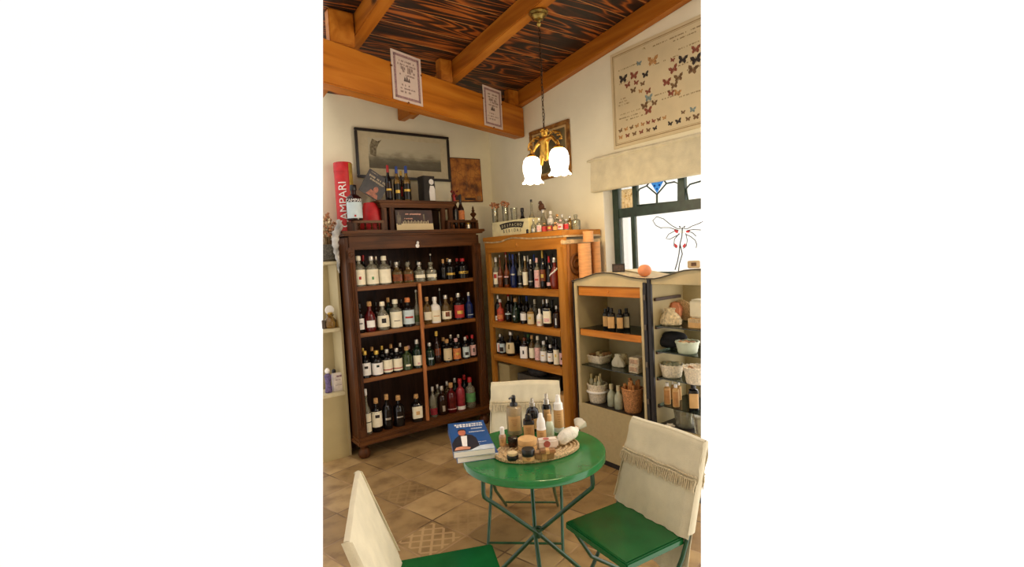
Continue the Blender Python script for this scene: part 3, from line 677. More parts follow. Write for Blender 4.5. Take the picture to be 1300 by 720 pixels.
# black magazine leaning askew
q = [ony(464.5, 211, 4.235), ony(490.5, 228, 4.235), ony(480, 258, 4.235), ony(455.5, 241, 4.235)]
ex = (q[1]-q[0]); ey = (q[0]-q[3]); 
t = thing('magazine', 'black magazine propped askew with portrait cover above red cone', 'magazine', q[3])
fm = frame_mat((0, 0, 0), ex, ey); wM, hM = ex.length, ey.length
g = G(); g.box((0, 0, -.008), (wM, hM, 0), bev=.001, mat=fm); g.obj('cover', M('black_cover', (42, 36, 34), .4, var=.4, scale=20), t)
g = G(); m2 = fm @ Matrix.Translation((0, 0, .0002)); strokes(g, m2, wM*.1, wM*.9, hM*.78, hM*.10, fill=.95); strokes(g, m2, wM*.2, wM*.85, hM*.66, hM*.08, fill=.95); strokes(g, m2, wM*.1, wM*.4, hM*.93, hM*.03); g.obj('lettering', M('tan_lettering', (176, 160, 130), .6), t)
g = G(); g.lathe([(0, 0), (.022, 0), (.02, .001), (0, .001)], seg=16, mat=m2 @ Matrix.Translation((wM*.62, hM*.36, 0)) @ Matrix.Diagonal((1, 1.35, 1, 1))); g.prism([m2 @ Vector(p) for p in ((wM*.3, hM*.04, 0), (wM*.85, hM*.04, 0), (wM*.78, hM*.2, 0), (wM*.6, hM*.24, 0), (wM*.42, hM*.3, 0))], m2.to_3x3() @ Vector((0, 0, .0008))); g.obj('portrait', M('cover_skin', (180, 116, 92), .6, var=.3), t)
# bottles on the stage
Yb = 4.24
for px, top, w, k, gl, cp, lab, mk, d, nm in (
    (494.5, 210, 9.5, 'wine', black_glass, redcap, (amberglass, .12, .5), (goldcap, .45, .6, .6), 'dark wine bottle with red capsule on top of cabinet stage', 'wine_bottle'),
    (505.5, 211.5, 9.5, 'wine', clearamber, bluecap, (black_glass, .06, .5), (goldcap, .4, .6, .5), 'pale wine bottle with blue capsule and black label beside red-capped one', 'wine_bottle'),
    (517.5, 211, 10.5, 'wine', clearamber, bluecap, (black_glass, .06, .5), (goldcap, .5, .65, .7), 'pale wine bottle with blue capsule, nearest the black gift box', 'wine_bottle')):
    X, H, R = on_top(px, top, w, Yb, ztop); bottle(nm, d, (X, Yb, ztop+.0005), -.3, H, R, k, gl, cp, lab, mk, 'bottles on the cabinet stage')
X, H, R = on_top(511, 217, 7.5, Yb+.10, ztop); bottle('liqueur_bottle', 'small dark bottle with gold knob behind two blue-capped wine bottles', (X, Yb+.10, ztop+.0005), -.3, H, R, 'flask', amberglass, goldcap, (redm, .2, .5), None, 'bottles on the cabinet stage')
X0 = x_at(535, Yb, ztop); X1 = x_at(550, Yb, ztop); zb = z_at(224, X0, Yb)
t = thing('gift_box', 'black gift box showing white bearded profile, on cabinet stage', 'box', ((X0+X1)/2, Yb, ztop+.0005), .1); wb = X1-X0; hb = zb-ztop
g = G(); g.box((-wb/2, -.05, 0), (wb/2, .05, hb), bev=.003); g.obj('carton', M('black_carton', (34, 30, 28), .4, var=.2), t)
g = G(); m2 = frame_mat((0, -.0505, 0), (1, 0, 0), (0, 0, 1))
g.lathe([(0, 0), (.026, 0), (.024, .003), (0, .003)], seg=18, mat=m2 @ Matrix.Translation((wb*.18, hb*.77, 0)))
g.prism([m2 @ Vector(p) for p in ((-wb*.02, hb*.05, 0), (wb*.45, hb*.05, 0), (wb*.47, hb*.5, 0), (wb*.36, hb*.62, 0), (wb*.05, hb*.62, 0), (-wb*.05, hb*.4, 0))], (0, -.002, 0)); g.obj('white_figure', white, t)
g = G(); g.box((wb*.5, -.03, 0), (wb*.5+.02, -.01, hb*.72), bev=.004); g.obj('silver_tin', silver, t)
# bottles in the right gallery wing
Yb = 4.22
for px, top, w, d, cp in ((579, 246, 9, 'dark beer bottle with red flower on its neck, behind right gallery rail', redcap), (586.5, 247, 9, 'dark bottle with amber label behind right gallery rail', blackp)):
    X, H, R = on_top(px, top, w, Yb, 1.851); bt = bottle('beer_bottle', d, (X, Yb, 1.851), -.3, H, R, 'wine', amberglass, cp, (blackp if px < 580 else orange_l, .3, .55), None, 'bottles behind the right gallery rail')
    if px < 582:
        g = G()
        for i in range(14): g.ball((random.uniform(-.03, .03), random.uniform(-.02, .02), H+random.uniform(-.03, .025)), .012, jit=.3, sub=1)
        g.obj('paper_flower', M('dull_red_flower', (120, 44, 34), .8, var=.3), bt)
for px, c, d in ((573, orange_l, 'small orange jar behind right gallery balusters'), (592.5, silver, 'small grey jar behind right gallery balusters')):
    X, H, R = on_top(px, 283, 8, 4.20, 1.851)
    t = thing('small_jar', d, 'jar', (X, 4.20 if px < 580 else 4.17, 1.851)); g = G(); g.lathe([(0, 0), (R, 0), (R*1.05, .01), (R*1.05, H*.7), (R*.8, H*.8), (0, H*.8)], seg=16); g.obj('pot', c, t, smooth=True)
    g = G(); g.lathe([(0, H*.8), (R*.85, H*.8), (R*.85, H), (0, H)], seg=16); g.obj('lid', goldcap, t, smooth=True)
# creased bag hanging on the cabinet's left corner
g = G(); pts = [ony(a, b, 4.02) for a, b in ((441, 279), (434, 286), (428, 296), (425.5, 308), (427, 320), (429.5, 331), (432, 346))]
pts = [Vector((min(p.x, XL-.05+.012*i if i < 2 else XL-.075), p.y+.0, p.z)) for i, p in enumerate(pts)]
g.tube(pts, [.02, .034, .040, .034, .026, .018, .006], 14, flat=.7)
bmesh.ops.subdivide_edges(g.bm, edges=list(g.bm.edges), cuts=2, use_grid_fill=True)
for v in g.bm.verts: v.co += Vector((math.sin(v.co.z*130+v.co.y*90), math.cos(v.co.z*110+v.co.x*150), math.sin(v.co.x*120)))*.004
tag(g.obj('plastic_bag', greyplastic, smooth=True), 'crumpled grey and white bag hanging at upper left corner of dark cabinet', 'bag')
# grey panorama print: pale sky, hills and a darker town towards the foot
def print_mat(y0, y1):
    m, nt, b = newmat('grey_panorama'); L = nt.links
    tc = nd(nt, 'ShaderNodeTexCoord'); sp = nd(nt, 'ShaderNodeSeparateXYZ'); L.new(tc.outputs['Object'], sp.inputs[0])
    mr = nd(nt, 'ShaderNodeMapRange'); mr.inputs['From Min'].default_value = y0; mr.inputs['From Max'].default_value = y1; L.new(sp.outputs[2], mr.inputs['Value'])
    n = nd(nt, 'ShaderNodeTexNoise'); n.inputs['Scale'].default_value = 1; n.inputs['Detail'].default_value = 8; L.new(coords(nt, (9, 1, 26)), n.inputs['Vector'])
    a = nd(nt, 'ShaderNodeMath', operation='MULTIPLY_ADD'); a.inputs[1].default_value = .55; L.new(n.outputs['Fac'], a.inputs[0]); L.new(mr.outputs[0], a.inputs[2])
    L.new(ramp(nt, a.outputs[0], [(.2, (78, 72, 54)), (.52, (98, 92, 72)), (.68, (140, 132, 108)), (.80, (176, 168, 140)), (1., (186, 178, 150))]), b.inputs['Base Color']); b.inputs['Roughness'].default_value = .6
    return m
# ------------------------------------------------------------------ framed pictures and plaque on the walls
def picture(name, label, P, ex, ey, w, h, bw, fm_mat, depth_=.022, cat='picture'):
    t = thing(name, label, cat, P); m = frame_mat((0, 0, 0), ex, ey)
    g = G()
    for a, b in (((0, 0), (w, bw)), ((0, h-bw), (w, h)), ((0, bw), (bw, h-bw)), ((w-bw, bw), (w, h-bw))):
        g.box((a[0], a[1], 0), (b[0], b[1], depth_), bev=.004, mat=m)
    g.obj('frame', fm_mat, t); return t, m
a = ony(449.2, 161.5, YB-.035); b = ony(569, 174, YB-.035); zb = ony(571, 231, YB-.035).z
w, h = b.x-a.x, a.z-zb; P = (a.x, YB-.026, zb)
t, m = picture('framed_print', 'wide black-framed grey landscape print leaning above the dark cabinet', P, (1, 0, 0), (0, 0, 1), w, h, .024, blackframe)
g = G(); g.box((.02, .02, 0), (w-.02, h-.02, .008), mat=m); g.obj('mat_board', matboard, t)
x0, x1, y0, y1 = w*.125, w*.895, h*.21, h*.83
g = G(); g.box((x0, y0, .008), (x1, y1, .0088), mat=m); g.obj('print_paper', print_mat(y0, y1), t)
g = G(); g.prism([m @ Vector(p) for p in ((x0+.012, y0+.12, .0088), (x0+.07, y0+.10, .0088), (x0+.075, y1-.10, .0088), (x0+.10, y1-.05, .0088), (x0+.13, y1-.012, .0088), (x0+.09, y1-.03, .0088), (x0+.04, y1-.01, .0088), (x0+.015, y1-.07, .0088))], m.to_3x3() @ Vector((0, 0, .0006))); g.obj('printed_tower', M('print_tower', (120, 110, 86), .8, var=.4, scale=50), t)
# scorched map plaque
a = ony(571, 199.5, YB-.02); b = ony(609, 201.5, YB-.02); zb = ony(613, 257.5, YB-.02).z; w, h = b.x-a.x+.012, a.z-zb
t = thing('wooden_plaque', 'square scorched wooden map plaque on wall right of the black-framed print', 'plaque', (a.x+.004, YB-.006, zb)); m = frame_mat((0, 0, 0), (1, 0, 0), (0, 0, 1)) @ Matrix.Rotation(.02, 4, 'Z')
pm, nt, bs = newmat('scorched_map'); L = nt.links
n = nd(nt, 'ShaderNodeTexNoise'); n.inputs['Scale'].default_value = 9; n.inputs['Detail'].default_value = 5; L.new(coords(nt), n.inputs['Vector'])
n2 = nd(nt, 'ShaderNodeTexVoronoi', feature='DISTANCE_TO_EDGE'); n2.inputs['Scale'].default_value = 22; L.new(coords(nt, (1, 1, .7)), n2.inputs['Vector'])
c1 = ramp(nt, n.outputs['Fac'], [(.35, (96, 54, 20)), (.5, (170, 104, 38)), (.7, (198, 130, 54))]); c2 = ramp(nt, n2.outputs['Distance'], [(.0, (60, 34, 16)), (.09, (255, 255, 255))])
mx = nd(nt, 'ShaderNodeMix', data_type='RGBA', blend_type='MULTIPLY'); mx.inputs['Factor'].default_value = .4; L.new(c1, mx.inputs[6]); L.new(c2, mx.inputs[7]); L.new(mx.outputs[2], bs.inputs['Base Color']); bs.inputs['Roughness'].default_value = .4
g = G(); g.box((0, 0, -.0), (w, h, .012), bev=.006, mat=m); g.obj('board', pm, t)
burnt = M('burnt_edge', (58, 34, 18), .6, var=.3)
g = G()
for q, r_ in (((0, 0), (w, .014)), ((0, h-.012), (w, h)), ((0, 0), (.01, h)), ((w-.01, 0), (w, h))): g.box((q[0]+.002, q[1]+.002, .010), (r_[0]-.002, r_[1]-.002, .0130), bev=.002, mat=m)
g.box((w*.06, .02, .012), (w*.24, h*.16, .0128), mat=m); g.box((w*.4, .02, .012), (w*.75, h*.1, .0128), mat=m); g.obj('burnt_border', burnt, t)
g = G(); g.box((w*.5-.002, h*.25, .0118), (w*.5+.002, h*.7, .0128), mat=m); g.box((w*.8, .02, .012), (w*.94, h*.14, .0130), bev=.002, mat=m); g.obj('plaque_seal', M('pale_seal', (150, 110, 70), .6), t)
# painting behind the lamp, right wall
aY, bY = 3.765, 3.228; zb, zt = 2.262, 2.726
t, m = picture('framed_painting', 'gilt wooden framed dark painting on right wall behind the hanging lamp', (XW-.002, aY, zb), (0, -1, 0), (0, 0, 1), aY-bY, zt-zb, .035, WOOD('gilt_frame_wood', (92, 58, 26), (136, 92, 44), (170, 124, 64), (20, 20, 20), .4, .2))
w, h = aY-bY, zt-zb
g = G(); g.box((.03, .03, 0), (w-.03, h-.03, .010), mat=m); g.obj('liner', M('beige_liner', (190, 156, 104), .6), t)
g = G(); g.box((.06, .055, .008), (w-.06, h-.055, .0125), mat=m)
dm, nt, bs = newmat('dark_canvas'); n = nd(nt, 'ShaderNodeTexNoise'); n.inputs['Scale'].default_value = 7; nt.links.new(coords(nt), n.inputs['Vector']); nt.links.new(ramp(nt, n.outputs['Fac'], [(.3, (54, 48, 30)), (.5, (92, 82, 50)), (.7, (128, 112, 68))]), bs.inputs['Base Color']); bs.inputs['Roughness'].default_value = .5
g.obj('canvas', dm, t)
# butterfly chart
YA, YE = 2.742, 1.4; zb, zt = 2.372, 3.09; w, h = YA-YE, zt-zb
t = thing('butterfly_chart', 'large aged paper chart of butterflies pinned high on right wall above blind', 'poster', (XW-.002, YA, zb)); m = frame_mat((0, 0, 0), (0, -1, 0), (0, 0, 1)); T0 = Matrix.Translation((XW-.002, YA, zb))
def WM(g): g.xf(T0); g.clip(); g.xf(T0.inverted()); return g
g = G(); g.box((0, 0, 0), (w, h, .010), bev=.002, mat=m); WM(g).obj('sheet', paper2, t)
g = G()
for k, (o, wd) in enumerate(((.022, .006), (.034, .002))):
    for a, b in (((o, o), (w-o, o+wd)), ((o, h-o-wd), (w-o, h-o)), ((o, o), (o+wd, h-o))): g.box((a[0], a[1], .010), (b[0], b[1], .0108), mat=m)
WM(g).obj('printed_border', M('border_ink', (158, 130, 84), .7), t)
g = G(); mm = m @ Matrix.Translation((0, 0, .0102))
for y, x0, x1 in ((.90, .30, .70), (.865, .42, .56), (.80, .06, .2), (.77, .45, .62), (.72, .3, .45), (.66, .06, .13), (.62, .45, .55), (.5, .06, .12), (.47, .05, .14), (.44, .05, .13), (.38, .2, .3), (.34, .06, .2), (.30, .05, .2), (.36, .34, .46), (.27, .1, .24), (.55, .5, .6), (.42, .3, .42), (.33, .45, .6)):
    strokes(g, mm, w*x0, w*x1, h*y, .010, z=.0006, fill=.55)
WM(g).obj('printed_notes', M('sepia_ink', (150, 126, 86), .7), t)
BF = [[], [], [], [], []]
chart = [(82, 352, 50, 0), (135, 335, 48, 1), (192, 330, 38, 0), (160, 275, 30, 3), (105, 382, 34, 1), (146, 370, 30, 1), (178, 375, 28, 2), (132, 408, 34, 2), (168, 412, 26, 4), (206, 413, 34, 1), (208, 445, 44, 3), (188, 484, 42, 2), (206, 508, 46, 1), (236, 470, 34, 2), (228, 262, 60, 4), (326, 258, 26, 1), (376, 256, 52, 0), (330, 304, 50, 1), (440, 205, 50, 1), (442, 255, 60, 0), (425, 306, 56, 2), (355, 345, 50, 2), (297, 368, 48, 1), (334, 383, 42, 2), (318, 422, 38, 1), (350, 420, 40, 4), (378, 516, 24, 2), (425, 503, 34, 3), (314, 572, 28, 0), (355, 560, 34, 0), (402, 549, 28, 2), (442, 538, 36, 2)]
for i in range(9): chart.append((70+i*27, 607-i*8, 24, (2, 4, 2, 4, 4, 1, 1, 2, 4)[i]))
for i in range(6): chart.append((70+i*34, 640-i*9, 26, (4, 1, 2, 1, 2, 0)[i]))
for cx, cy, sz, cl in chart:
    q = onx(770+cx/3.888, 10+cy/3.888, XW-.012); u, v = YA-q.y, q.z-zb; s = sz/3.888*depth(q)/F*.82; r = random.uniform(-.35, .35); BF[cl].append((u, v, s, r))
for cl, cmat in enumerate((M('black_wing', (52, 42, 36), .7, var=.3, scale=90), M('red_wing', (140, 76, 54), .7, var=.3, scale=90), M('brown_wing', (118, 88, 56), .7, var=.35, scale=90), M('blue_wing', (128, 144, 138), .7, var=.3, scale=90), M('ochre_wing', (186, 138, 84), .7, var=.3, scale=90))):
    g = G()
    for u, v, s, r in BF[cl]:
        mb = m @ Matrix.Translation((u, v, .010)) @ Matrix.Rotation(r, 4, 'Z') @ Matrix.Scale(s, 4)
        for sg in (-1, 1):
            out = [(0.02, .05), (.25, .42), (.62, .5), (.6, .2), (.4, .02), (.5, -.2), (.36, -.42), (.14, -.3), (.02, -.08)]
            g.prism([mb @ Vector((sg*x, y, 0)) for x, y in out], (-.0008, 0, 0))
        g.prism([mb @ Vector(p) for p in ((-.03, -.3, 0), (.03, -.3, 0), (.03, .3, 0), (-.03, .3, 0))], (-.0012, 0, 0))
    WM(g).obj('printed_butterflies', cmat, t)
g = G(); q1 = .235*w
for x in (.235, .62): g.tube([m @ Vector((w*x, h*.915, .0106)), m @ Vector((w*x+.012, h*.925, .0106)), m @ Vector((w*x+.02, h*.905, .0106))], .002, 6)
WM(g).obj('printed_scrolls', M('border_ink', (158, 130, 84), .7), t)
# certificates clipped to the tie beam
cxd = Vector((bd.x, bd.y, 0)).normalized(); cn = Vector((cxd.y, -cxd.x, 0))
def onbeam(px, py):
    d = Vector(ray(px, py)); q = bB+cn*.012-Vector((0, 0, CH)); return Vector((0, 0, CH))+d*(q.dot(cn)/d.dot(cn))
mauve = M('mauve_border', (150, 116, 112), .7, var=.25, scale=120)
for n, (tl, tr, br_, bl, lab) in enumerate((((496.3, 62), (535, 74.5), (536.6, 134), (500, 126), 'larger, nearer'), ((614, 107.3), (638, 116.3), (637.5, 165), (614.8, 157.5), 'smaller, farther'))):
    A, Bp, Cc, Dd = [onbeam(*q) for q in (tl, tr, br_, bl)]
    o = (Dd+Vector((A.x, A.y, Dd.z)))/2; o.z = (Dd.z+Cc.z)/2; w = ((Bp-A).to_2d().length+(Cc-Dd).to_2d().length)/2; h = ((A.z+Bp.z)-(Cc.z+Dd.z))/2
    o = o+cn*(-.008)
    t = thing('certificate', ('mauve-bordered certificate under clipped glass on left part of the tie beam' if n == 0 else 'mauve-bordered certificate under clipped glass at right end of tie beam'), 'certificate', o, 0, 'certificates on the tie beam')
    m = frame_mat((0, 0, 0), cxd, (0, 0, 1))
    g = G(); g.box((0, 0, 0), (w, h, .004), mat=m); g.obj('sheet', M('certificate_paper', (206, 184, 166), .5, var=.03), t)
    g = G(); 
    for a, b in (((.07, .05), (.93, .10)), ((.07, .90), (.93, .95)), ((.07, .05), (.14, .95)), ((.86, .05), (.93, .95))): g.box((w*a[0], h*a[1], .004), (w*b[0], h*b[1], .0047), mat=m)
    g.obj('printed_border', mauve, t)
    g = G(); mm = m @ Matrix.Translation((0, 0, .0041))
    for y, x0, x1, hh in ((.82, .25, .75, .012), (.75, .2, .8, .012), (.68, .3, .7, .022), (.62, .35, .8, .014), (.55, .25, .75, .012), (.34, .3, .6, .012), (.27, .2, .75, .01), (.2, .25, .6, .012)): strokes(g, mm, w*x0, w*x1, h*y, hh*w/.22, z=.0006, fill=.7)
    g.obj('printed_text', M('faded_ink', (140, 116, 104), .7), t)
    g = G(); 
    for q in range(3): x = w*(.42+.07*q); hh = h*(.10, .13, .09)[q]; g.prism([mm @ Vector(p) for p in ((x-.012, h*.42, 0), (x+.010, h*.42, 0), (x+.006, h*.42+hh*.6, 0), (x, h*.42+hh, 0), (x-.006, h*.42+hh*.6, 0))], cn*.0008)
    g.obj('printed_emblem', M('emblem_ink', (92, 74, 66), .7), t)
    g = G()
    for x, y in ((0, .66), (1, .66), (.5, 0)): g.box((w*x-.008, h*y-.006, -.001), (w*x+.008, h*y+.006, .0065), bev=.001, mat=m)
    g.obj('metal_clips', M('bronze_clip', (120, 76, 44), .4, .6), t)

# ------------------------------------------------------------------ amber cabinet in the corner, facing left
XF = 2.68; OY0, OY1 = 2.925, 4.0
ORC = thing('bottle_cabinet', 'honey-coloured oak bottle cabinet with carved side against the right wall', 'cabinet', (2.88, (OY0+OY1)/2, 0))
def zx(px, py, X=XF): return onx(px, py, X).z
OZ = [zx(660, 366), zx(660, 413.2), zx(660, 458)]
OZ = [(zx(617, 364)+zx(712, 369.5))/2, (zx(620, 407)+zx(715, 420))/2, (zx(623, 449.5)+zx(718, 468.5))/2]
OP0, OP1 = OY0+.075, OY1-.05
g = G(); g.box((XF-.008, OY0, 0), (XF+.03, OP0, 1.64), bev=.005); W(g, 'front_post', amber, ORC)
g = G(); g.box((XF-.008, OP1, 0), (XF+.03, OY1, 1.64), bev=.005); W(g, 'front_post', amber, ORC)
zh0 = (zx(617, 321)+zx(712, 316.5))/2
def crest(o):   # serpentine line under the top board
    P_ = [(612.5, 308.7), (625, 309), (635, 308), (642, 305), (650, 302.8), (660, 303.2), (672, 303.8), (685, 303), (700, 302), (713.7, 301)]
    r = []
    for px, py in P_:
        q = onx(px, py, XF-.012); r.append((min(max(q.y, OY0-.012), OY1+.008), q.z+o))
    r[0] = (OY1+.008, r[0][1]); r[-1] = (OY0-.012, r[-1][1]); return r
cr = crest(0)
g = G(); g.prism([(XF-.004, OY1, zh0), (XF-.004, OY0, zh0)]+[(XF-.004, y, z-.001) for y, z in cr[::-1]], (.03, 0, 0)); g.lathe([(0, 0), (.02, 0), (.012, .006), (0, .008)], seg=14, mat=Matrix.Translation((XF-.004, onx(656, 311, XF).y, onx(656, 311, XF).z)) @ Matrix.Rotation(-PI/2, 4, 'Y')); W(g, 'header_board', amber_h, ORC)
g = G(); g.prism([(XF-.012, y, z) for y, z in cr]+[(XF-.012, y, z+.014) for y, z in cr[::-1]], (3.08-XF+.012, 0, 0)); W(g, 'crest_moulding', M('worn_moulding', (196, 168, 122), .6, var=.2), ORC)
ZT = max(z for y, z in cr)+.030
g = G(); g.prism([(XF-.02, y, z+.013) for y, z in cr]+[(XF-.02, y, ZT+.0) for y, z in (cr[-1], cr[0])], (3.08-XF+.02, 0, 0)); W(g, 'top_board', amber_h, ORC)
g = G(); g.box((XF+.03, OY1-.02, .02), (3.07, OY1-.002, 1.64)); W(g, 'side_panel', M('pale_side', (182, 160, 112), .7, var=.1), ORC)
g = G(); g.box((XF+.03, OY0+.004, .02), (3.08, OY0+.02, 1.66))
def fr_(a0, a1, b0, b1): g.box((a0, OY0-.006, b0), (a1, OY0+.006, b1), bev=.003)
fr_(XF+.03, XF+.055, .02, 1.66); fr_(3.04, 3.08, .02, 1.66); fr_(XF+.07, 3.05, 1.56, 1.66)
W(g, 'side_panel', carvewood, ORC)
g = G(); cx, cz = XF+.125, 1.50
g.tube([(cx+.055*math.cos(q*PI/12), OY0-.002, cz+.075*math.sin(q*PI/12)) for q in range(24)], .013, 8, closed=True)
g.tube([(cx+.03*math.cos(q*PI/8), OY0-.002, cz+.03*math.sin(q*PI/8)) for q in range(16)], .010, 8, closed=True)
for i in range(6): x = XF+.09+i*.034; g.tube([(x, OY0, 1.39), (x, OY0-.004, 1.3), (x, OY0, 1.04)], [.008, .013, .008], 8)
W(g, 'carving', WOOD('dark_carving', (74, 44, 20), (110, 68, 32), (134, 84, 42), (18, 18, 3), .5, .1), ORC, smooth=True)
g = G(); g.box((XF-.014, OY0-.012, 1.655), (3.085, OY0+.02, 1.69), bev=.006); W(g, 'side_moulding', M('worn_moulding', (196, 168, 122), .6, var=.2), ORC)
g = G(); g.box((3.06, OY0+.02, .02), (3.08, OY1-.02, 1.65)); W(g, 'back_panel', bluegrey, ORC)
for z in OZ+[.06]:
    g = G(); g.box((XF+.02, OY0+.02, z-.02), (3.06, OY1-.02, z)); g.box((XF-.006, OP0-.004, z-.055), (XF+.022, OP1+.004, z), bev=.006); W(g, 'shelf', amber_h, ORC)
def put_right(rows, X0, zs, where, group, rz=-1.1, cage=True):
    rows = sorted(rows, key=lambda r: r['px']); cnt = {0: 0, 1: 0}
    for r in rows:
        rowi = r.get('row', 0); X = X0+rowi*.12+r.get('dx', 0); Y = y_at(r['px'], X, zs); w = depth((X, Y, zs)); R = r['w']/2*w/F*1.04; H = z_at(r['top'], X, Y)-zs
        if cage: Y = min(max(Y, OY0+.024+R), OY1-.024-R)
        lab = f"{r['desc']}, {ORD[cnt[rowi]]} from left, {'front' if rowi == 0 else 'back'} row, {where}"; cnt[rowi] += 1
        bottle(r.get('name', 'liquor_bottle'), lab, (X, Y, zs), r.get('rz', rz), H, R, r['k'], r['g'], r['c'], r.get('lab'), r.get('mark'), group, r.get('sq', 0), lspan=r.get('ls', 1.2), ribbon=r.get('ribbon'))
o1 = [B(626, 327, 8, 'gin', clear, white, 'clear bottle with red spots', (cream, .1, .5), (red_l, .5, .85, .4)),
      B(636.3, 323.6, 7, 'tall', brown_glass, silver, 'tall rust-brown bottle', (brown_glass, .1, .36), (pink_l, .8, .95, .8)),
      B(644.3, 323.6, 7, 'tall', brown_glass, silver, 'tall chestnut bottle', (amberglass, .1, .36), (pink_l, .8, .95, .8)),
      B(653, 323, 8, 'slim', blue_glass, bluecap, 'tall deep blue bottle', (blue_glass, .1, .5), (silver, .7, .8, .7)),
      B(661.3, 320.7, 7, 'tall', clear, silver, 'tall clear bottle with dark label', (black_glass, .04, .36), (silver, .2, .3, .6)),
      B(668, 325, 7, 'slim', clearamber, cream, 'pale yellow bottle', (cream, .1, .5), None),
      B(675, 329.4, 7.5, 'gin', black_glass, silver, 'small dark bottle with silver lines', (black_glass, .1, .5), (silver, .3, .4, .8)),
      B(683, 327.5, 7.5, 'gin', clear, pink_l, 'bottle with tall pink label', (pink_l, .04, .6), (red_l, .4, .5, .5)),
      B(690.5, 318, 7.5, 'wine', black_glass, goldcap, 'tall dark wine bottle with yellow cap', (brown_glass, .2, .5), (goldcap, .3, .6, .4)),
      B(698.5, 325, 7.5, 'wine', black_glass, redcap, 'dark wine bottle with low label', (pink_l, .1, .2), None),
      B(705.5, 327, 13, 'round', M('amber_red_liquor', (112, 32, 14), .06, coat=.15), silver, 'bulbous red flask with white ribbon', None, None, ribbon=(white, .42, .66))]
o1 += [B(px, t, 7, 'wine', gl, cp, d, row=1) for px, t, gl, cp, d in ((630.5, 321, black_glass, redcap, 'dark bottle with red neck'), (640, 322, black_glass, blackp, 'black bottle'), (649, 322, black_glass, bluecap, 'black bottle with blue cap'), (657, 322, black_glass, blackp, 'dull black bottle'), (665, 323, dkgreen_glass, blackp, 'dark green bottle'), (672, 324, black_glass, silver, 'dark bottle with silver cap'), (680, 323, black_glass, bluecap, 'dark bottle with navy cap'), (694.5, 321, black_glass, blackp, 'black wine bottle'), (702.5, 322, amberglass, blackp, 'brown wine bottle'))]
put_right(o1, XF+.07, OZ[0], 'top shelf, oak cabinet', 'bottles on the top shelf of the oak cabinet')
o2 = [B(627, 374, 9, 'gin', black_glass, silver, 'dark bottle with low white label', (white, .03, .2), (ink, .3, .7, .15)),
      B(636, 380, 9, 'slim', M('coral_bottle', (176, 66, 46), .4, var=.3, scale=60), white, 'coral patterned bottle with white cap', (orange_l, .1, .3), None),
      B(646, 386, 8.5, 'round', black_glass, blackp, 'squat dark bottle', (blue_l, .42, .5), None),
      B(655.7, 378.5, 11, 'round', dkgreen_glass, cork, 'dark green flask with gold net neck', (dkgreen_glass, .1, .4), (silver, .5, .7, .2)),
      B(665.6, 388, 8.5, 'gin', black_glass, blackp, 'dark bottle with white square label', (white, .2, .66), None),
      B(674.8, 387, 9.5, 'gin', clearamber, blackp, 'bottle with broad cream label', (paper2, .04, .66), (goldcap, .4, .6, .3)),
      B(685.8, 392, 8, 'wine', white, white, 'small white ceramic bottle', (cream, .1, .4), (pink_l, .2, .6, .4)),
      B(696.3, 379.5, 10.5, 'gin', black_glass, silver, 'dark bottle with large pale label', (cream, .14, .66), (pink_l, .1, .35, .5), sq=6),
      B(708, 388, 10, 'gin', amberglass, silver, 'brown bottle with pale stem print', (amberglass, .1, .6), (silver, .1, .7, .12))]
o2 += [B(px, t, 8, 'wine', gl, cp, d, row=1) for px, t, gl, cp, d in ((632, 375, clear, silver, 'clear bottle'), (641.5, 373, black_glass, redcap, 'dark bottle with red cap'), (651, 374, black_glass, blackp, 'black bottle'), (661, 376, black_glass, blackp, 'tall black bottle'), (670, 376, black_glass, bluecap, 'black bottle with blue cap'), (680, 380, clear, cream, 'clear bottle with cream cap'), (691, 380, black_glass, silver, 'dark bottle with silver cap'), (702.5, 381, black_glass, blackp, 'black bottle with black cap'))]
put_right(o2, XF+.07, OZ[1], 'middle shelf, oak cabinet', 'bottles on the middle shelf of the oak cabinet')
o3 = [B(630, 423, 9.5, 'gin', black_glass, silver, 'dark bottle with white label', (white, .1, .56), (red_l, .0, .9, .08)),
      B(638.8, 427, 8.5, 'gin', black_glass, blackp, 'dark bottle with grey picture label', (blue_l, .1, .6), (ink, .1, .6, .5)),
      B(650, 420.7, 14.5, 'round', black_glass, silver, 'broad dark bottle with oval label', (paper2, .12, .56), (M('bird_ink', (110, 92, 40), .7), .42, .85, .14), ls=.95),
      B(667, 428.5, 10.5, 'gin', amberglass, brown_glass, 'brown bottle with square white label', (white, .03, .72), (ink, .3, .55, .2), sq=6, ls=.95),
      B(676.5, 425.5, 8, 'gin', clearamber, cork, 'pale gold bottle', (cream, .1, .5), None),
      B(683.8, 426.5, 8.5, 'gin', clear, cream, 'clear bottle with pink label', (pink_l, .06, .55), None),
      B(691.3, 433, 9.5, 'gin', clear, white, 'clear bottle with square white label', (white, .1, .55), (goldcap, .5, .6, .3)),
      B(699.7, 437.7, 8.2, 'gin', black_glass, white, 'small dark bottle with white label', (white, .14, .68), (kraft, .4, .5, .3)),
      B(707.4, 430, 8, 'gin', black_glass, blackp, 'dark bottle with tall cream label', (cream, .04, .6), (goldcap, .5, .7, .2)),
      B(714.6, 436, 7.5, 'gin', black_glass, blackp, 'dark bottle half behind the post', (pink_l, .1, .6), (ink, .4, .6, .2))]
o3 += [B(px, t, 8, 'gin', gl, cp, d, row=1) for px, t, gl, cp, d in ((644.5, 424, black_glass, blackp, 'black bottle'), (658.5, 426, black_glass, blackp, 'black bottle with black cap'), (672, 424, dkgreen_glass, M('green_cap', (60, 110, 40), .4), 'green bottle with green cap'), (695.5, 427, black_glass, silver, 'dark bottle with silver cap'), (704, 429, black_glass, blackp, 'dull black bottle'))]
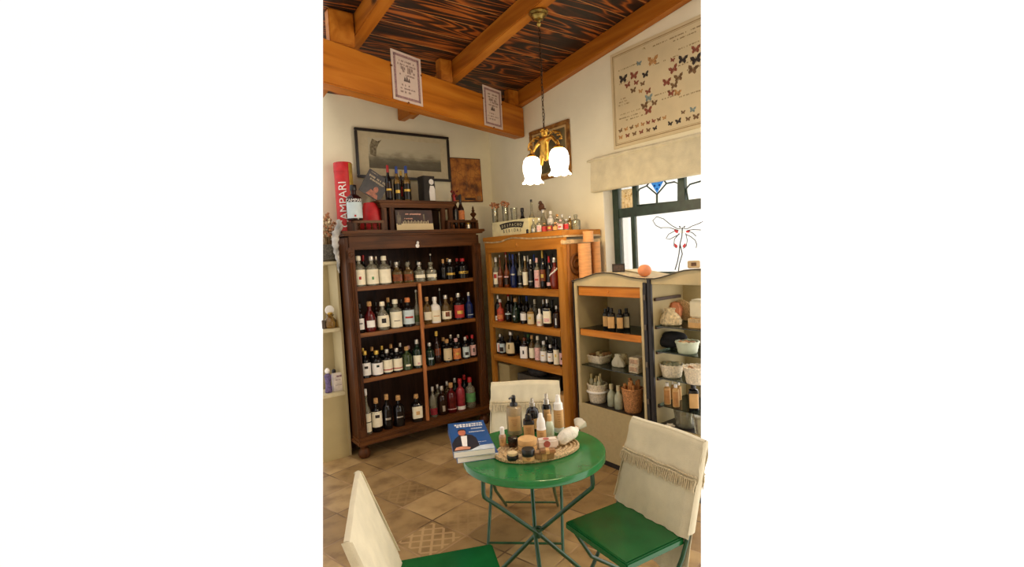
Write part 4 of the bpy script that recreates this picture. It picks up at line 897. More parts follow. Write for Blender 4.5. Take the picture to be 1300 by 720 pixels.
put_right(o3, XF+.07, OZ[2], 'bottom bottle shelf, oak cabinet', 'bottles on the bottom shelf of the oak cabinet')
# cartons in the base of the oak cabinet
def carton(label, X0, X1, Y0, Y1, z0, z1, m, lid=True, group='cartons in the base of the oak cabinet', name='carton'):
    t = thing(name, label, 'box', ((X0+X1)/2, (Y0+Y1)/2, z0), 0, group)
    g = G(); g.box((X0, Y0, z0), (X1, Y1, z1-(.03 if lid else 0)), bev=.003); W(g, 'box_body', m, t)
    if lid: g = G(); g.box((X0-.004, Y0-.004, z1-.03), (X1+.004, Y1+.004, z1), bev=.003); W(g, 'lid', m, t)
    return t
boxm = M('beige_carton', (176, 158, 110), .8, var=.06, scale=6)
ya, yb = y_at(646, XF+.05, .6), OY1-.03
carton('upper beige carton at left end of oak cabinet base', XF+.05, 3.0, ya, yb, .38, .58, boxm)
carton('lower beige carton at left end of oak cabinet base, under another', XF+.05, 3.0, ya, yb, .20, .379, boxm)
carton('lowest beige carton on the floor board of oak cabinet', XF+.05, 3.0, ya, yb, .061, .199, boxm)
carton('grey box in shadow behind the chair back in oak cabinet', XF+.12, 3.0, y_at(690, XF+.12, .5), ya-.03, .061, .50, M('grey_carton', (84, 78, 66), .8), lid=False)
lw = M('light_wood_box', (206, 160, 100), .6, var=.1, scale=10)
y0, y1 = OY0+.03, y_at(706, XF+.06, .4)
for k, lb in enumerate(('bottom', 'second', 'third', 'topmost')):
    zz = .061+k*.095; carton(f'pale wooden box behind right post of oak cabinet, {lb} of its stack', XF+.04, 2.98, y0+.004*k, y1-.01*(k % 2), zz, zz+.094, lw, True, 'pale boxes stacked in the oak cabinet', 'wooden_box')
g = G(); c = Vector((XF+.17, lin(ya, y1, .45), .501)); g.ball(c+Vector((0, 0, .055)), .11, .8, 1.1, .5, 3, .03); g.ball(c+Vector((-.02, -.05, .09)), .06, 1, 1.2, .55, 2, .05)
tag(g.obj('dark_bag', M('dark_bag_cloth', (40, 38, 38), .7, var=.4), smooth=True), 'dark slumped bag on grey box inside oak cabinet above chair back', 'bag')

# ------------------------------------------------------------------ things on top of the oak cabinet
ZO = ZT+.0005; XO = XF+.09
ya, yb = y_at(672, XF+.02, ZO), y_at(625.5, XF+.02, ZO); hs = zx(650, 279.5, XF+.02)-ZO
t = thing('crate_sign', 'cream painted crate with black drinks lettering on top of oak cabinet', 'crate', (XF+.02, yb, ZO)); m = frame_mat((0, 0, 0), (0, -1, 0), (0, 0, 1)); wS = yb-ya
g = G(); cm = M('cream_crate', (222, 210, 160), .7, var=.08, scale=12)
for a, b in (((0, 0, 0), (wS, hs, -.010)), ((0, 0, -.13), (wS, hs, -.12)), ((0, 0, -.12), (.01, hs, -.01)), ((wS-.01, 0, -.12), (wS, hs, -.01)), ((0, 0, -.12), (wS, .008, -.01))): g.box(a, b, bev=.002, mat=m)
g.obj('crate', cm, t)
g = G(); n = 14; zz = .0004
top = [(wS*(.22+.66*i/n), hs*(.80-.10*((i/n-.5)*2)**2)+.012) for i in range(n+1)]; bot = [(wS*(.27+.56*i/n), hs*(.52-.10*((i/n-.5)*2)**2)) for i in range(n+1)]
g.prism([m @ Vector((x, y, zz)) for x, y in top+bot[::-1]], (-.001, 0, 0)); g.obj('banner', ink, t)
def arc_text(g, body, size, x0, x1, ybase, sag, ext):
    cu = len(body)
    for i, chh in enumerate(body):
        u = (i+.5)/cu; x = lin(x0, x1, u); y = ybase-sag*((u-.5)*2)**2; text_bm(g, chh, size, m @ Matrix.Translation((x, y, .0014)) @ Matrix.Rotation(-(u-.5)*.35, 4, 'Z'), ext=ext)
g = G(); arc_text(g, 'DESPACHO', hs*.27, wS*.27, wS*.83, hs*.68, hs*.07, .0006); g.obj('banner_lettering', cm, t)
g = G(); arc_text(g, 'BEBIDAS', hs*.30, wS*.30, wS*.82, hs*.30, hs*.02, .0006); g.obj('lettering', ink, t)
rowsT = [B(664.5, 264, 10, 'round', black_glass, blackp, 'squat black bottle', (black_glass, .1, .4), (silver, .4, .7, .5), dx=.14),
         B(676.3, 253.5, 9, 'tall', clear, blackp, 'long-necked clear bottle with black cap', (clear, .1, .3), (goldcap, .5, .7, .9), dx=.10),
         B(671.5, 287, 6.5, 'slim', black_glass, blackp, 'tiny bottle with black label', (black_glass, .05, .6), None, dx=-.055),
         B(678, 278, 6.5, 'slim', clear, silver, 'small clear bottle', (silver, .1, .3), None, dx=-.05),
         B(685, 277, 6.5, 'gin', clear, white, 'small bottle with pale pink label', (white, .05, .5), (pink_l, .1, .9, .6), dx=-.05),
         B(691.5, 283, 7, 'gin', clearamber, cork, 'small bottle with red label', (red_l, .05, .6), None, dx=-.05),
         B(698.5, 282, 7, 'gin', clear, silver, 'small bottle with red and gold label', (red_l, .1, .6), (goldcap, .3, .8, .5), dx=-.05),
         B(705.5, 282, 6.5, 'gin', clearamber, cork, 'small amber bottle with tan label', (kraft, .1, .5), None, dx=-.05),
         B(712, 279, 7, 'gin', clear, pink_l, 'small bottle with pink flowers', (pink_l, .1, .6), (red_l, .3, .6, .4), dx=-.045),
         B(719, 278, 7, 'gin', clear, silver, 'small clear bottle with red band', (redm, .1, .55), None, dx=.0),
         B(731.5, 272.5, 11, 'gin', clear, clear, 'broad clear bottle with glass stopper', (clear, .2, .45), None, dx=.12)]
put_right(rowsT, XO, ZO, 'top of oak cabinet', 'bottles on top of the oak cabinet', cage=False)
rowsB = [B(690.5, 266, 10, 'round', clear, silver, 'round clear decanter', None, None), B(700, 268, 9, 'gin', clear, white, 'clear jar bottle', (white, .4, .8), None), B(708, 272, 8, 'gin', clear, cork, 'pale bottle with cork', (pink_l, .2, .5), None), B(714.5, 272, 8, 'wine', clear, silver, 'thin clear bottle', None, None), B(724, 274, 8, 'gin', clearamber, silver, 'yellowish clear bottle', None, None)]
put_right([dict(r, dx=.14) for r in rowsB], XO+.01, ZO, 'rear of oak cabinet top', 'bottles at the back of the oak cabinet top', cage=False)
# wooden bird on the round decanter's right
X = XO+.24; Y = y_at(689, X, ZO); zb = z_at(268, X, Y)
t = thing('carved_bird', 'small dark carved bird on a pale block at back of oak cabinet top', 'ornament', (X, Y, ZO))
g = G(); g.box((-.03, -.035, 0), (.03, .035, zb-ZO), bev=.004); g.obj('block', M('pale_block', (206, 196, 170), .7), t)
g = G(); g.ball((0, 0, zb-ZO+.035), .03, .8, 1.1, 1.3, 2); g.ball((0, .012, zb-ZO+.075), .017, 1, 1, 1.1, 2); g.tube([(0, .025, zb-ZO+.078), (0, .045, zb-ZO+.07)], [.006, .001], 6); g.tube([(0, -.02, zb-ZO+.02), (0, -.06, zb-ZO+.012)], [.014, .004], 6); g.obj('bird_body', M('dark_carved_wood', (92, 56, 32), .6, var=.3), t, smooth=True)
# glasses with dried flowers standing in the crate
for px, top, fpx, lab in ((630, 264, 627, 'tall glass at left end of crate with dried brown flowers'), (643, 262, 643, 'tall glass in crate behind banner with a dried flower head'), (654, 264, 0, 'empty tall glass in the crate beside the black bottle')):
    X = XF+.085; zg = ZO+.0115; Y = y_at(px, X, zg); H = z_at(top, X, Y)-zg; R = .03
    t = thing('glass_tumbler', lab, 'glass', (X, Y, zg), 0, 'glasses in the crate'); g = G(); g.lathe([(0, 0), (R*.8, 0), (R, H), (R*.92, H), (R*.74, .008), (0, .008)], seg=18); g.obj('glass', clear, t, smooth=True)
    if fpx:
        f = thing('dried_flowers', lab.replace('tall glass', 'dried brown flowers in tall glass').split(' with ')[0], 'flowers', (X, Y, zg+.010)); g = G()
        for i in range(7):
            a = i*.9; g.tube([(.004*math.cos(a), .004*math.sin(a), 0), (.010*math.cos(a), .010*math.sin(a), H*.7), (.03*math.cos(a), .03*math.sin(a), H+.015*math.sin(i))], .0018, 5)
        g.obj('stems', M('dry_stem', (128, 100, 60), .9), f)
        g = G()
        for i in range(7):
            a = i*.9; c = Vector((.03*math.cos(a), .03*math.sin(a), H+.012+.015*math.sin(i)))
            for q in range(4): g.ball(c+Vector([random.uniform(-.012, .012) for _ in range(3)]), .010, jit=.35, sub=1)
        g.obj('flower_heads', dried, f)
X = XO+.02; Y = y_at(616, X, ZO)
t = thing('crystal_bowl', 'small cut crystal stand at left end of oak cabinet top', 'glass', (X, min(Y, OY1-.04), ZO)); g = G(); g.lathe([(0, 0), (.03, 0), (.008, .015), (.008, .05), (.04, .09), (.045, .13), (.04, .13), (.006, .06), (0, .06)], seg=16); g.obj('bowl', clear, t, smooth=True)
# ------------------------------------------------------------------ two cream display trunks against the right wall
CX = 2.72; CXB = 3.085
def tk(Y0, Y1, name, label, clip=False):
    return thing(name, label, 'display case', (2.9, Y0 if Y1 is None else (Y0+Y1)/2, 0))
def yz(px, py, X=CX): q = onx(px, py, X); return q.y, q.z
C1Y1, C1Y0 = 2.882, 2.178
C2Y1, C2Y0 = 2.172, 1.40
T1 = tk(C1Y0, C1Y1, 'display_case', 'cream display trunk with orange slat shelves and arched top, left of two')
T2 = tk(C2Y0, C2Y1, 'display_case', 'cream display trunk with glass shelves of baskets, right of two under window')
def arch(pts, lo, hi):
    r = []
    for px, py in pts: y, z = yz(px, py); r.append((y, z))
    r[0] = (hi, r[0][1]); r[-1] = (lo if lo > C2Y0 else r[-1][0], r[-1][1]); return r
A1 = arch([(727, 357), (734, 355), (742, 353), (750, 350), (758, 347.5), (768, 346.5), (778, 347), (790, 349.5), (800, 352), (810, 353.5), (820, 354)], C1Y0, C1Y1)
A2 = arch([(823, 354), (832, 354), (840, 352.5), (850, 349.5), (860, 346), (870, 343.5), (880, 342.5), (892, 342.5), (910, 343), (930, 346), (965, 355)], C2Y0, C2Y1)
A2[-1] = (C2Y0, A2[-1][1])
def low(A): return min(z for y, z in A)
for (T, A, y0, y1, cl) in ((T1, A1, C1Y0, C1Y1, False), (T2, A2, C2Y0, C2Y1, True)):
    zl = min(A[0][1], A[-1][1] if not cl else A[0][1]); zf = zl-.035
    g = G(); g.prism([(CX, y, z-.004) for y, z in A]+[(CX, y0, zf), (CX, y1, zf)], (.02, 0, 0)); W(g, 'arched_header', caseskin, T, clip=cl)
    g = G(); g.prism([(CX-.012, y, z-.004) for y, z in A]+[(CX-.012, y, z+.006) for y, z in A[::-1]], (CXB-CX+.012, 0, 0)); W(g, 'curved_top', M('top_skin', (190, 172, 132), .6, var=.15), T, clip=cl)
    g = G(); g.tube([(CX-.012, y, z+.001) for y, z in A], .004, 8); W(g, 'top_edging', blacktrim, T, clip=cl)
    for q, s in ((y1, -1), (y0, 1)):
        g = G(); g.box((CX+.006, q, .03), (CXB, q+s*.022, zf+.03)); W(g, 'side_panel', casein, T, clip=cl)
        g = G(); g.box((CX-.010, q, .0), (CX+.012, q+s*(.010 if q == C1Y1 else .030), zf+.034), bev=.003); W(g, 'edge_trim', blacktrim, T, clip=cl)
        if q == C1Y1: g = G(); g.box((CX-.004, q-.012, .40), (CX+.012, q-.040, zf+.02), bev=.003); W(g, 'stile', caseskin, T)
        if q == C1Y0: g = G(); g.box((CX-.004, q+.032, .40), (CX+.012, q+.058, zf-.0), bev=.003); W(g, 'stile', caseskin, T)
    g = G(); g.box((CXB-.012, y0+.02, .03), (CXB, y1-.02, zf+.02)); W(g, 'back_panel', casein, T, clip=cl)
    g = G(); g.box((CX-.003, y0+.004, .035), (CX+.017, y1-.004, .425), bev=.003); W(g, 'lower_panel', canvas, T, clip=cl)
    g = G(); g.box((CX+.01, y0+.02, .40), (CXB-.012, y1-.02, .414)); W(g, 'floor_board', blacktrim, T, clip=cl)
    g = G(); g.box((CX-.006, y0, .0), (CX+.03, y1, .035), bev=.003); W(g, 'base_rail', blacktrim, T, clip=cl)
    g = G(); g.box((CX+.02, y0+.02, zf-.004), (CXB-.012, y1-.02, zf+.004)); W(g, 'inner_top', casein, T, clip=cl)
g = G()
for z in (.55, .8, 1.05, 1.25): g.box((CX-.016, C1Y0+.004, z), (CX-.009, C1Y0+.022, z+.035), bev=.002)
W(g, 'latches', M('dull_latch', (110, 98, 84), .4, .8), T1)
zA0, zA1 = yz(737, 375.5)[1], yz(737, 363.5)[1]
zB0, zB1 = yz(737, 426)[1], yz(737, 418)[1]
zC = yz(738, 464)[1]; zD = .415
for z0, z1 in ((zA0, zA1), (zB0, zB1)):
    g = G(); g.box((CX+.012, C1Y0+.06, z0), (CX+.030, C1Y1-.044, z1), bev=.004); 
    if z0 == zA0: g.ball((CX+.010, (C1Y0+C1Y1)/2, (z0+z1)/2), .007)
    W(g, 'slat_front', drawerorange, T1)
    g = G(); g.box((CX+.03, C1Y1-.040, z0), (CXB-.014, C1Y1-.023, z0+.02)); W(g, 'shelf_cleat', WOOD('brown_cleat', (70, 42, 20), (100, 62, 30), (120, 78, 40), (3, 20, 20)), T1)
for z in (zB1, zC):
    g = G(); g.box((CX+.032, C1Y0+.024, z-.006), (CXB-.014, C1Y1-.024, z)); W(g, 'glass_shelf', shelfglass, T1)
g = G(); g.box((CX+.03, C1Y0+.024, zA0), (CXB-.014, C1Y1-.042, zA0+.006)); W(g, 'slat_shelf', drawerorange, T1)
# case 2 shelves on dark cleats
def z2(px, py): return onx(px, py, CX+.03).z
ZC2 = [z2(830, 413.5), z2(830, 445), z2(830, 478), z2(830, 512)]
for z in ZC2:
    g = G(); g.box((CX+.03, C2Y0+.024, z-.007), (CXB-.014, C2Y1-.024, z)); W(g, 'glass_shelf', shelfglass, T2, clip=True)
    g = G(); g.box((CX+.03, C2Y1-.024, z-.022), (CXB-.03, C2Y1-.040, z-.0075)); W(g, 'shelf_cleat', M('dark_cleat', (74, 54, 36), .6, var=.2), T2)
for z in (z2(829, 380),):
    g = G(); g.box((CX+.03, C2Y1-.024, z-.012), (CXB-.06, C2Y1-.040, z+.008)); W(g, 'shelf_cleat', M('dark_cleat', (74, 54, 36), .6, var=.2), T2)
g = G(); zk = z2(868, 357); g.tube([(CXB-.03, y_at(850, CXB-.03, zk), zk+.01), (CXB-.03, y_at(872, CXB-.03, zk), zk+.015), (CXB-.03, y_at(884, CXB-.03, zk), zk-.004)], .006, 6); W(g, 'inner_strap', blacktrim, T2)
# goods in the left trunk
def product(name, label, X, px, z, top, wpx, bodym, capm, labm=None, group=None, sq=0, rz=-1.0, kind='serum', lab=(.12, .62), mark=None, Y=None):
    if Y is None: Y = y_at(px, X, z)
    w = depth((X, Y, z)); R = wpx/2*w/F; H = (z_at(top, X, Y)-z)
    t = thing(name, label, 'bottle', (X, Y, z), rz, group)
    R_ = R/(1.06 if sq else 1)
    pr = {'serum': [(0, 0), (.94, 0), (1, .02), (1, .70), (.9, .76), (.45, .80), (.42, .86)], 'round': [(0, 0), (.9, 0), (1, .03), (1, .45), (.8, .6), (.42, .68), (.4, .8)]}[kind]
    g = G(); g.lathe([(r*R_, q*H) for r, q in pr]+[(0, pr[-1][1]*H)], seg=24, sq=sq); g.obj('container', bodym, t, smooth=True)
    c0 = pr[-1][1]-.03
    g = G(); g.lathe([(0, c0*H), (.48*R, c0*H), (.5*R, (c0+.01)*H), (.46*R, .985*H), (0, H)], seg=16); g.obj('cap', capm, t, smooth=True)
    if labm:
        g = G(); g.patch(-PI/2-.8, -PI/2+.8, lab[0]*H, lab[1]*H, lambda q: R_*1.012+.0004, n=10, nz=2, sq=sq); lo = g.obj('label', labm, t, smooth=True)
    return t
grp = 'kraft-labelled bottles in the left trunk'
for k, (px, top, wd, dx, d) in enumerate(((769.5, 391.5, 7, .14, 'small dark kraft-labelled bottle, leftmost in left trunk'), (777, 391, 10, .09, 'dark kraft-labelled bottle standing foremost in left trunk'), (788, 392.5, 9, .12, 'dark kraft-labelled bottle right of the foremost one in left trunk'), (796, 391, 9, .17, 'dark bottle at right and behind in left trunk'), (773, 389.5, 7, .21, 'dark bottle at the back left in left trunk'))):
    product('serum_bottle', d, CX+dx, px, zB1, top, wd, black_glass, blackp, kraft if k != 3 else paper2, grp, sq=5)
def basket(name, label, X, px, z, toppx, wpx, dep, mat, oval=1., fill=None, parent=None, square=False, flare=1.18, Y=None, rim=None, clip=False):
    if Y is None: Y = y_at(px, X, z)
    w = depth((X, Y, z)); a = wpx/2*w/F; H = z_at(toppx, X, Y)-z
    t = thing(name, label, 'basket', (X, Y, z)); n = 28
    T0 = Matrix.Translation((X, Y, z))
    ysc = a; xsc = dep/2
    sqx = 5 if square else 0
    D = Matrix.Diagonal((xsc/a, 1, 1, 1))
    def fin(g): 
        if clip: g.xf(T0); g.clip(); g.xf(T0.inverted())
        return g
    g = G(); prof = [(0, 0), (.78, 0), (.80, .02)]
    for i in range(1, 7): prof.append((lin(.80, 1., i/6)+(.02 if i % 2 else 0), i/6)) 
    prof += [(.93, 1), (.74, .08), (0, .06)]
    k = flare/1.18
    g.lathe([(r*a, q*H) for r, q in prof], seg=32, sq=sqx, mat=D); fin(g).obj('basket_wall', mat, t, smooth=True)
    g = G(); pts = []
    for i in range(36):
        th = 2*PI*i/36; gg = 1/((abs(math.cos(th))**5+abs(math.sin(th))**5)**.2) if square else 1
        pts.append((xsc*.97*gg*math.cos(th), a*.97*gg*math.sin(th), H+.003*math.sin(i*2.5)))
    g.tube(pts, .0065, 8, closed=True); fin(g).obj('rim', rim or mat, t, smooth=True)
    return t, (X, Y, z), a, xsc, H
kg = M('tan_cloth', (196, 176, 128), .9, var=.2, scale=30)
t, (X, Y, z), a, xs_, H = basket('bread_basket', 'oblong pale basket of wrapped soaps on glass shelf, left trunk', CX+.17, 760, zC, 450.5, 31, .15, rope, square=True)
for i in range(6):
    s = thing('wrapped_soap', f'brown wrapped soap, {ORD[i]} from left in the oblong pale basket', 'soap', (X+random.uniform(-.03, .03), Y+a*.62-i*a*.25, z+H*.45), random.uniform(-.4, .4), 'soaps in the oblong basket'); g = G(); g.box((-.035, -.018, 0), (.035, .018, H*.55+.012*(i % 3)), bev=.005); g.obj('wrapper', M('brown_soap', (160, 118, 74), .7, var=.35, scale=40) if i % 2 else kg, s)
def sachet(name, label, X, px, z, top, wpx, mat, tie=True, Y=None, rz=0., dep=.5):
    if Y is None: Y = y_at(px, X, z)
    w = depth((X, Y, z)); a = wpx/2*w/F; H = z_at(top, X, Y)-z
    t = thing(name, label, 'bag', (X, Y, z), rz); g = G()
    prof = [(0, 0), (.85, 0), (1, .06), (1, .3), (.75, .58), (.42, .8), (.46, .9), (.5, .98), (.4, 1), (0, .94)]
    g.lathe([(r*a, q*H) for r, q in prof], seg=28, mat=Matrix.Diagonal((dep, 1, 1, 1)), wob=lambda th, k: 1+.07*math.sin(th*7+k)+.05*math.sin(th*13)); g.obj('pouch', mat, t, smooth=True)
    return t
sachet('cloth_sachet', 'pale cloth sachet standing right of the oblong basket, left trunk', CX+.15, 785, zC, 449.5, 20, cloth)
sachet('cloth_sachet', 'dull tan cloth sachet behind the pale sachet, left trunk', CX+.24, 793, zC, 449, 18, kg)
Xb = CX+.11; ya, yb_ = y_at(816, Xb, zC), y_at(804, Xb, zC)
for k, lb in enumerate(('lower', 'upper')):
    hz_ = .055; t = thing('soap_box', f'{lb} of two small patterned boxes at right of left trunk', 'box', (Xb, (ya+yb_)/2-.004*k, zC+k*(hz_+.0005)), .06*k, 'patterned boxes in the left trunk'); g = G(); g.box((-.05, -(yb_-ya)/2, 0), (.05, (yb_-ya)/2, hz_), bev=.004); g.obj('carton', M('floral_carton', (206, 190, 158), .7, var=.25, scale=120), t)
    g = G(); g.box((-.0512, -(yb_-ya)/2+.008, .012), (-.049, (yb_-ya)/2-.008, hz_-.012)); g.obj('label', M('box_band', (170, 140, 112), .7, var=.3, scale=90), t)
t, (X, Y, z), a, xs_, H = basket('rope_basket', 'white rope basket of pale bottles on bottom shelf, left trunk', CX+.13, 759, zD, 487.5, 26, .15, rope)
g = G(); g.tube([(xs_*1.0*math.cos(q*PI/18), a*1.0*math.sin(q*PI/18), H*.62) for q in range(36)], .009, 8, closed=True); g.obj('rope_band', white, t, smooth=True)
for i in range(5):
    yy = Y+a*.5-i*a*.26; product('pale_bottle', f'pale soft bottle, {ORD[i]} from left in the white rope basket', X+(.015 if i % 2 else -.02), 0, z+.012, 474+(i % 3)*3, 6, M('grey_green_plastic', (176, 170, 138), .5, var=.1), kg, None, 'bottles in the rope basket', Y=yy)
for px, top, dx, d in ((777, 487, .12, 'small clear bottle with pale cap, left of pair beside rope basket'), (786, 489, .10, 'small clear bottle with pale cap, right of pair beside rope basket')):
    product('vial_bottle', d, CX+dx, px, zD, top, 11, M('sage_bottle', (176, 178, 150), .25, var=.12), M('pale_wood_cap', (206, 190, 150), .6), None, 'pair of clear bottles in the left trunk', kind='round')
t, (X, Y, z), a, xs_, H = basket('wicker_basket', 'orange wicker basket of wooden sticks on bottom shelf, left trunk', CX+.13, 804, zD, 493, 27, .15, wicker)
for i in range(8):
    s = thing('wooden_stick', f'honey wooden brush handle, {ORD[i]} from left in orange wicker basket', 'stick', (X+(.025 if i % 2 else -.025), Y+a*.6-i*a*.17, z+.014), 0, 'handles in the wicker basket'); g = G(); hh = H*1.0+.02+.03*((i*5) % 3)/2; g.tube([(0, 0, 0), (.005*(i % 3-1), .008*(i % 2), hh*.6), (.012*(i % 3-1), .016*(i % 2)-.008, hh)], [.007, .008, .011], 8); g.obj('handle_body', M('honey_stick', (206, 138, 76), .6, var=.2), s)
# goods in the right trunk
X = CX+.12; z = ZC2[0]
t = sachet('lace_pouch', 'cream floral cloth pouch lying on top shelf of right trunk', X, 851, z, 391, 31, M('floral_cloth', (226, 206, 164), .9, var=.22, scale=60), dep=.6)
g = G(); Yq = y_at(849, X+.05, z); s = thing('terracotta_shell', 'small terracotta shell behind the cream pouch in right trunk', 'ornament', (X+.12, Yq, z)); g.lathe([(0, 0), (.03, 0), (.045, .05), (.05, .10), (.03, .135), (0, .14)], seg=18, wob=lambda th, k: 1+.08*math.sin(th*6)); g.obj('shell', M('terracotta', (200, 124, 82), .7, var=.12), s, smooth=True)
s = thing('straw_fan', 'flat woven straw piece leaning behind cream pouch in right trunk', 'ornament', (CX+.28, y_at(868, CX+.28, z), z)); g = G(); g.lathe([(0, 0), (.075, 0), (.08, .006), (.07, .012), (0, .012)], seg=26, mat=Matrix.Translation((0, 0, .078)) @ Matrix.Rotation(1.25, 4, 'Y')); g.obj('weave', rattan, s, smooth=True)
Yp = y_at(876, CX+.10, z); hb = z_at(380, CX+.10, Yp)-z
s = thing('boxed_towel', 'cream towel folded over kraft box at right end of right trunk', 'towel', (CX+.13, Yp-.075, z)); T0 = Matrix.Translation((CX+.13, Yp-.075, z))
g = G(); g.box((-.06, -.09, 0), (.06, .07, hb*.34), bev=.003); g.xf(T0).clip().xf(T0.inverted()).obj('box_base', kraft, s)
g = G(); g.box((-.05, -.09, hb*.34), (.05, .066, hb), bev=.012); g.xf(T0).clip().xf(T0.inverted()).obj('cloth_fold', cloth, s)
g = G()
for i in range(9): g.tube([(-.061, .06-i*.012, hb*.335), (-.061, .06-i*.012, hb*.2)], .0035, 6)
g.xf(T0).clip().xf(T0.inverted()).obj('fringe', lace, s)
z = ZC2[1]; X = CX+.17; Yc = y_at(846, X, z)
g = G(); Yc -= .03; g.ball((X, Yc, z+.051), .1, .9, 1.25, .5, 3, .02); g.ball((X-.02, Yc-.05, z+.085), .07, .9, 1.3, .5, 3, .03); g.ball((X-.05, Yc+.05, z+.05), .06, .9, 1, .8, 3, .03)
tag(g.obj('folded_garment', darkcloth, smooth=True), 'black folded garment on second shelf of right trunk', 'garment')
def bowlfill(n, X, Y, z, a, xs_, H, mats, name, labf, cat, grp, r=.02):
    for i in range(n):
        th = i*2.4; q = math.sqrt((i+.5)/n)*.6; s = thing(name, labf(i), cat, (X+xs_*q*math.cos(th), Y+a*q*math.sin(th), z+H*.62), random.uniform(0, 3), grp)
        g = G(); g.ball((0, 0, r*.9), r, 1.3, .9, .9, 2, .12); g.obj('lump', mats[i % len(mats)], s, smooth=True)
mint = M('mint_ceramic', (190, 196, 170), .4, var=.05); shellm = [M('shell_a', (206, 150, 106), .6, var=.2), M('shell_b', (226, 200, 160), .6, var=.2), M('shell_c', (170, 126, 90), .6, var=.2)]
t, (X, Y, z), a, xs_, H = basket('ceramic_bowl', 'oval mint bowl of shells on second shelf, right trunk', CX+.10, 873, ZC2[1], 434, 29, .14, mint, rim=mint)
bowlfill(7, X, Y, z, a, xs_, H, shellm, 'seashell', lambda i: f'tan seashell, {ORD[i]} from middle outwards in the mint bowl', 'shell', 'shells in the mint bowl', .018)
t, (X, Y, z), a, xs_, H = basket('rope_bowl', 'pale rope bowl of sage bundles on third shelf, right trunk', CX+.11, 853, ZC2[2], 463, 29, .15, rope)
bowlfill(7, X, Y, z, a, xs_, H, [M('sage_leaf', (150, 148, 116), .9, var=.3, scale=50), kg], 'herb_bundle', lambda i: f'grey-green herb bundle, {ORD[i]} from middle outwards in pale rope bowl', 'herbs', 'bundles in the rope bowl', .027)
t, (X, Y, z), a, xs_, H = basket('woven_bowl', 'cream woven bowl at right edge of right trunk, third shelf', CX+.07, 885, ZC2[2]+.0, 466, 33, .15, rope, clip=True)
bowlfill(4, X, Y+.05, z, a*.45, xs_, H, shellm, 'seashell', lambda i: f'small shell, {ORD[i]} from middle outwards in cream woven bowl', 'shell', 'shells in the woven bowl', .018)
for k, (px, top, dx, d) in enumerate(((847.5, 485.5, .08, 'white-capped amber pump bottle, left of front pair in right trunk'), (858.5, 487, .07, 'white-capped amber pump bottle, right of front pair in right trunk'), (853.5, 484, .20, 'white-capped amber bottle behind the front pair, left'), (861.5, 485, .21, 'white-capped amber bottle behind the front pair, right'))):
    product('lotion_bottle', d, CX+dx, px, ZC2[3], top, 8.5 if k < 2 else 8, kraft, white, M('tan_label', (190, 134, 74), .6), 'amber lotion bottles in the right trunk', lab=(.05, .66))
for k, (px, d, dx) in enumerate(((881, 'broad black bottle with kraft label at right edge of right trunk', .08),)):
    product('lotion_bottle', d, CX+dx, px, ZC2[3], 487, 13, black_glass, blackp, kraft, None, sq=5, lab=(.12, .66), rz=-.9)
t, (X, Y, z), a, xs_, H = basket('glass_bowl', 'clear glass bowl of shells on floor of right trunk', CX+.12, 871, zD, 518.5, 30, .15, clear, rim=clear)
bowlfill(9, X, Y, z-.0, a, xs_, H, shellm, 'seashell', lambda i: f'pale seashell, {ORD[i]} from middle outwards in the glass bowl', 'shell', 'shells in the glass bowl', .021)
t, (X, Y, z), a, xs_, H = basket('glass_bowl', 'second clear glass bowl cut by right edge, floor of right trunk', CX+.06, 893, zD, 528, 22, .13, GLASS('frosted_bowl', (220, 220, 205), 1., milk=.35, milkcol=(220, 210, 180)), clip=True)
g = G(); Y = y_at(850, CX+.045, zD)
pts = []
for i in range(10): r = .034 if i % 2 == 0 else .014; pts.append((CX+.05+r*math.cos(i*PI/5), Y+r*math.sin(i*PI/5), zD+.0005))
g.prism(pts, (0, 0, .010)); tag(g.obj('starfish', M('white_starfish', (236, 226, 204), .8, var=.05)), 'white starfish lying at front of right trunk floor', 'ornament')
# on top of the trunks
def topz(A, y):
    for (ya, za), (yb, zb) in zip(A, A[1:]):
        if yb <= y <= ya: return lin(za, zb, (ya-y)/(ya-yb))+.0065
    return A[0][1]+.0065
def cups(px, ptop, w, X, n, label, z0=None, A=A1):
    Y = y_at(px, X, 1.40); z = z0 if z0 is not None else topz(A, Y)+.004
    for _ in range(3): Y = y_at(px, X, z); z = z if z0 is not None else topz(A, Y)+.004
    R = w/2*depth((X, Y, z))/F; H = z_at(ptop, X, Y)-z; h = H/n
    for k in range(n):
        t = thing('paper_cup', f"kraft card tub, {ORD[k]} from bottom of {label}", 'tub', (X, Y, z+k*h), 0, 'kraft tubs stacked on the left trunk')
        g = G(); g.lathe([(0, 0), (R*1.0, 0), (R*.97, h*.9), (R*.93, h*.9), (R*.95, .004), (0, .004)], seg=24); g.obj('tub_wall', terrac, t, smooth=True)
        g = G(); g.lathe([(R*.93, h*.88), (R*1.01, h*.88), (R*1.01, h*.995), (R*.93, h*.995), (R*.93, h*.88)], seg=24, close=False); g.obj('rim', terrac, t, smooth=True)
    return Y, z+H
Y1_, z1_ = cups(743.5, 309, 16.5, CX+.12, 5, 'the nearer tall stack')
Y2_, z2_ = cups(758, 307, 11.5, CX+.27, 5, 'the farther stack by the wall')
cups(747, 293.5, 13.5, CX+.15, 1, 'the pair, standing crosswise on both stacks', z0=max(z1_, z2_)+.0008)
X = CX+.035; Y = y_at(785.5, X, 1.41); z = topz(A1, Y); hF = z_at(335.5, X, Y)-z
t = thing('photo_frame', 'small black framed card leaning on top of left trunk by window', 'frame', (X, Y, z+.004), -.9); g = G(); mf = Matrix.Rotation(-.18, 4, 'X'); wF = .044
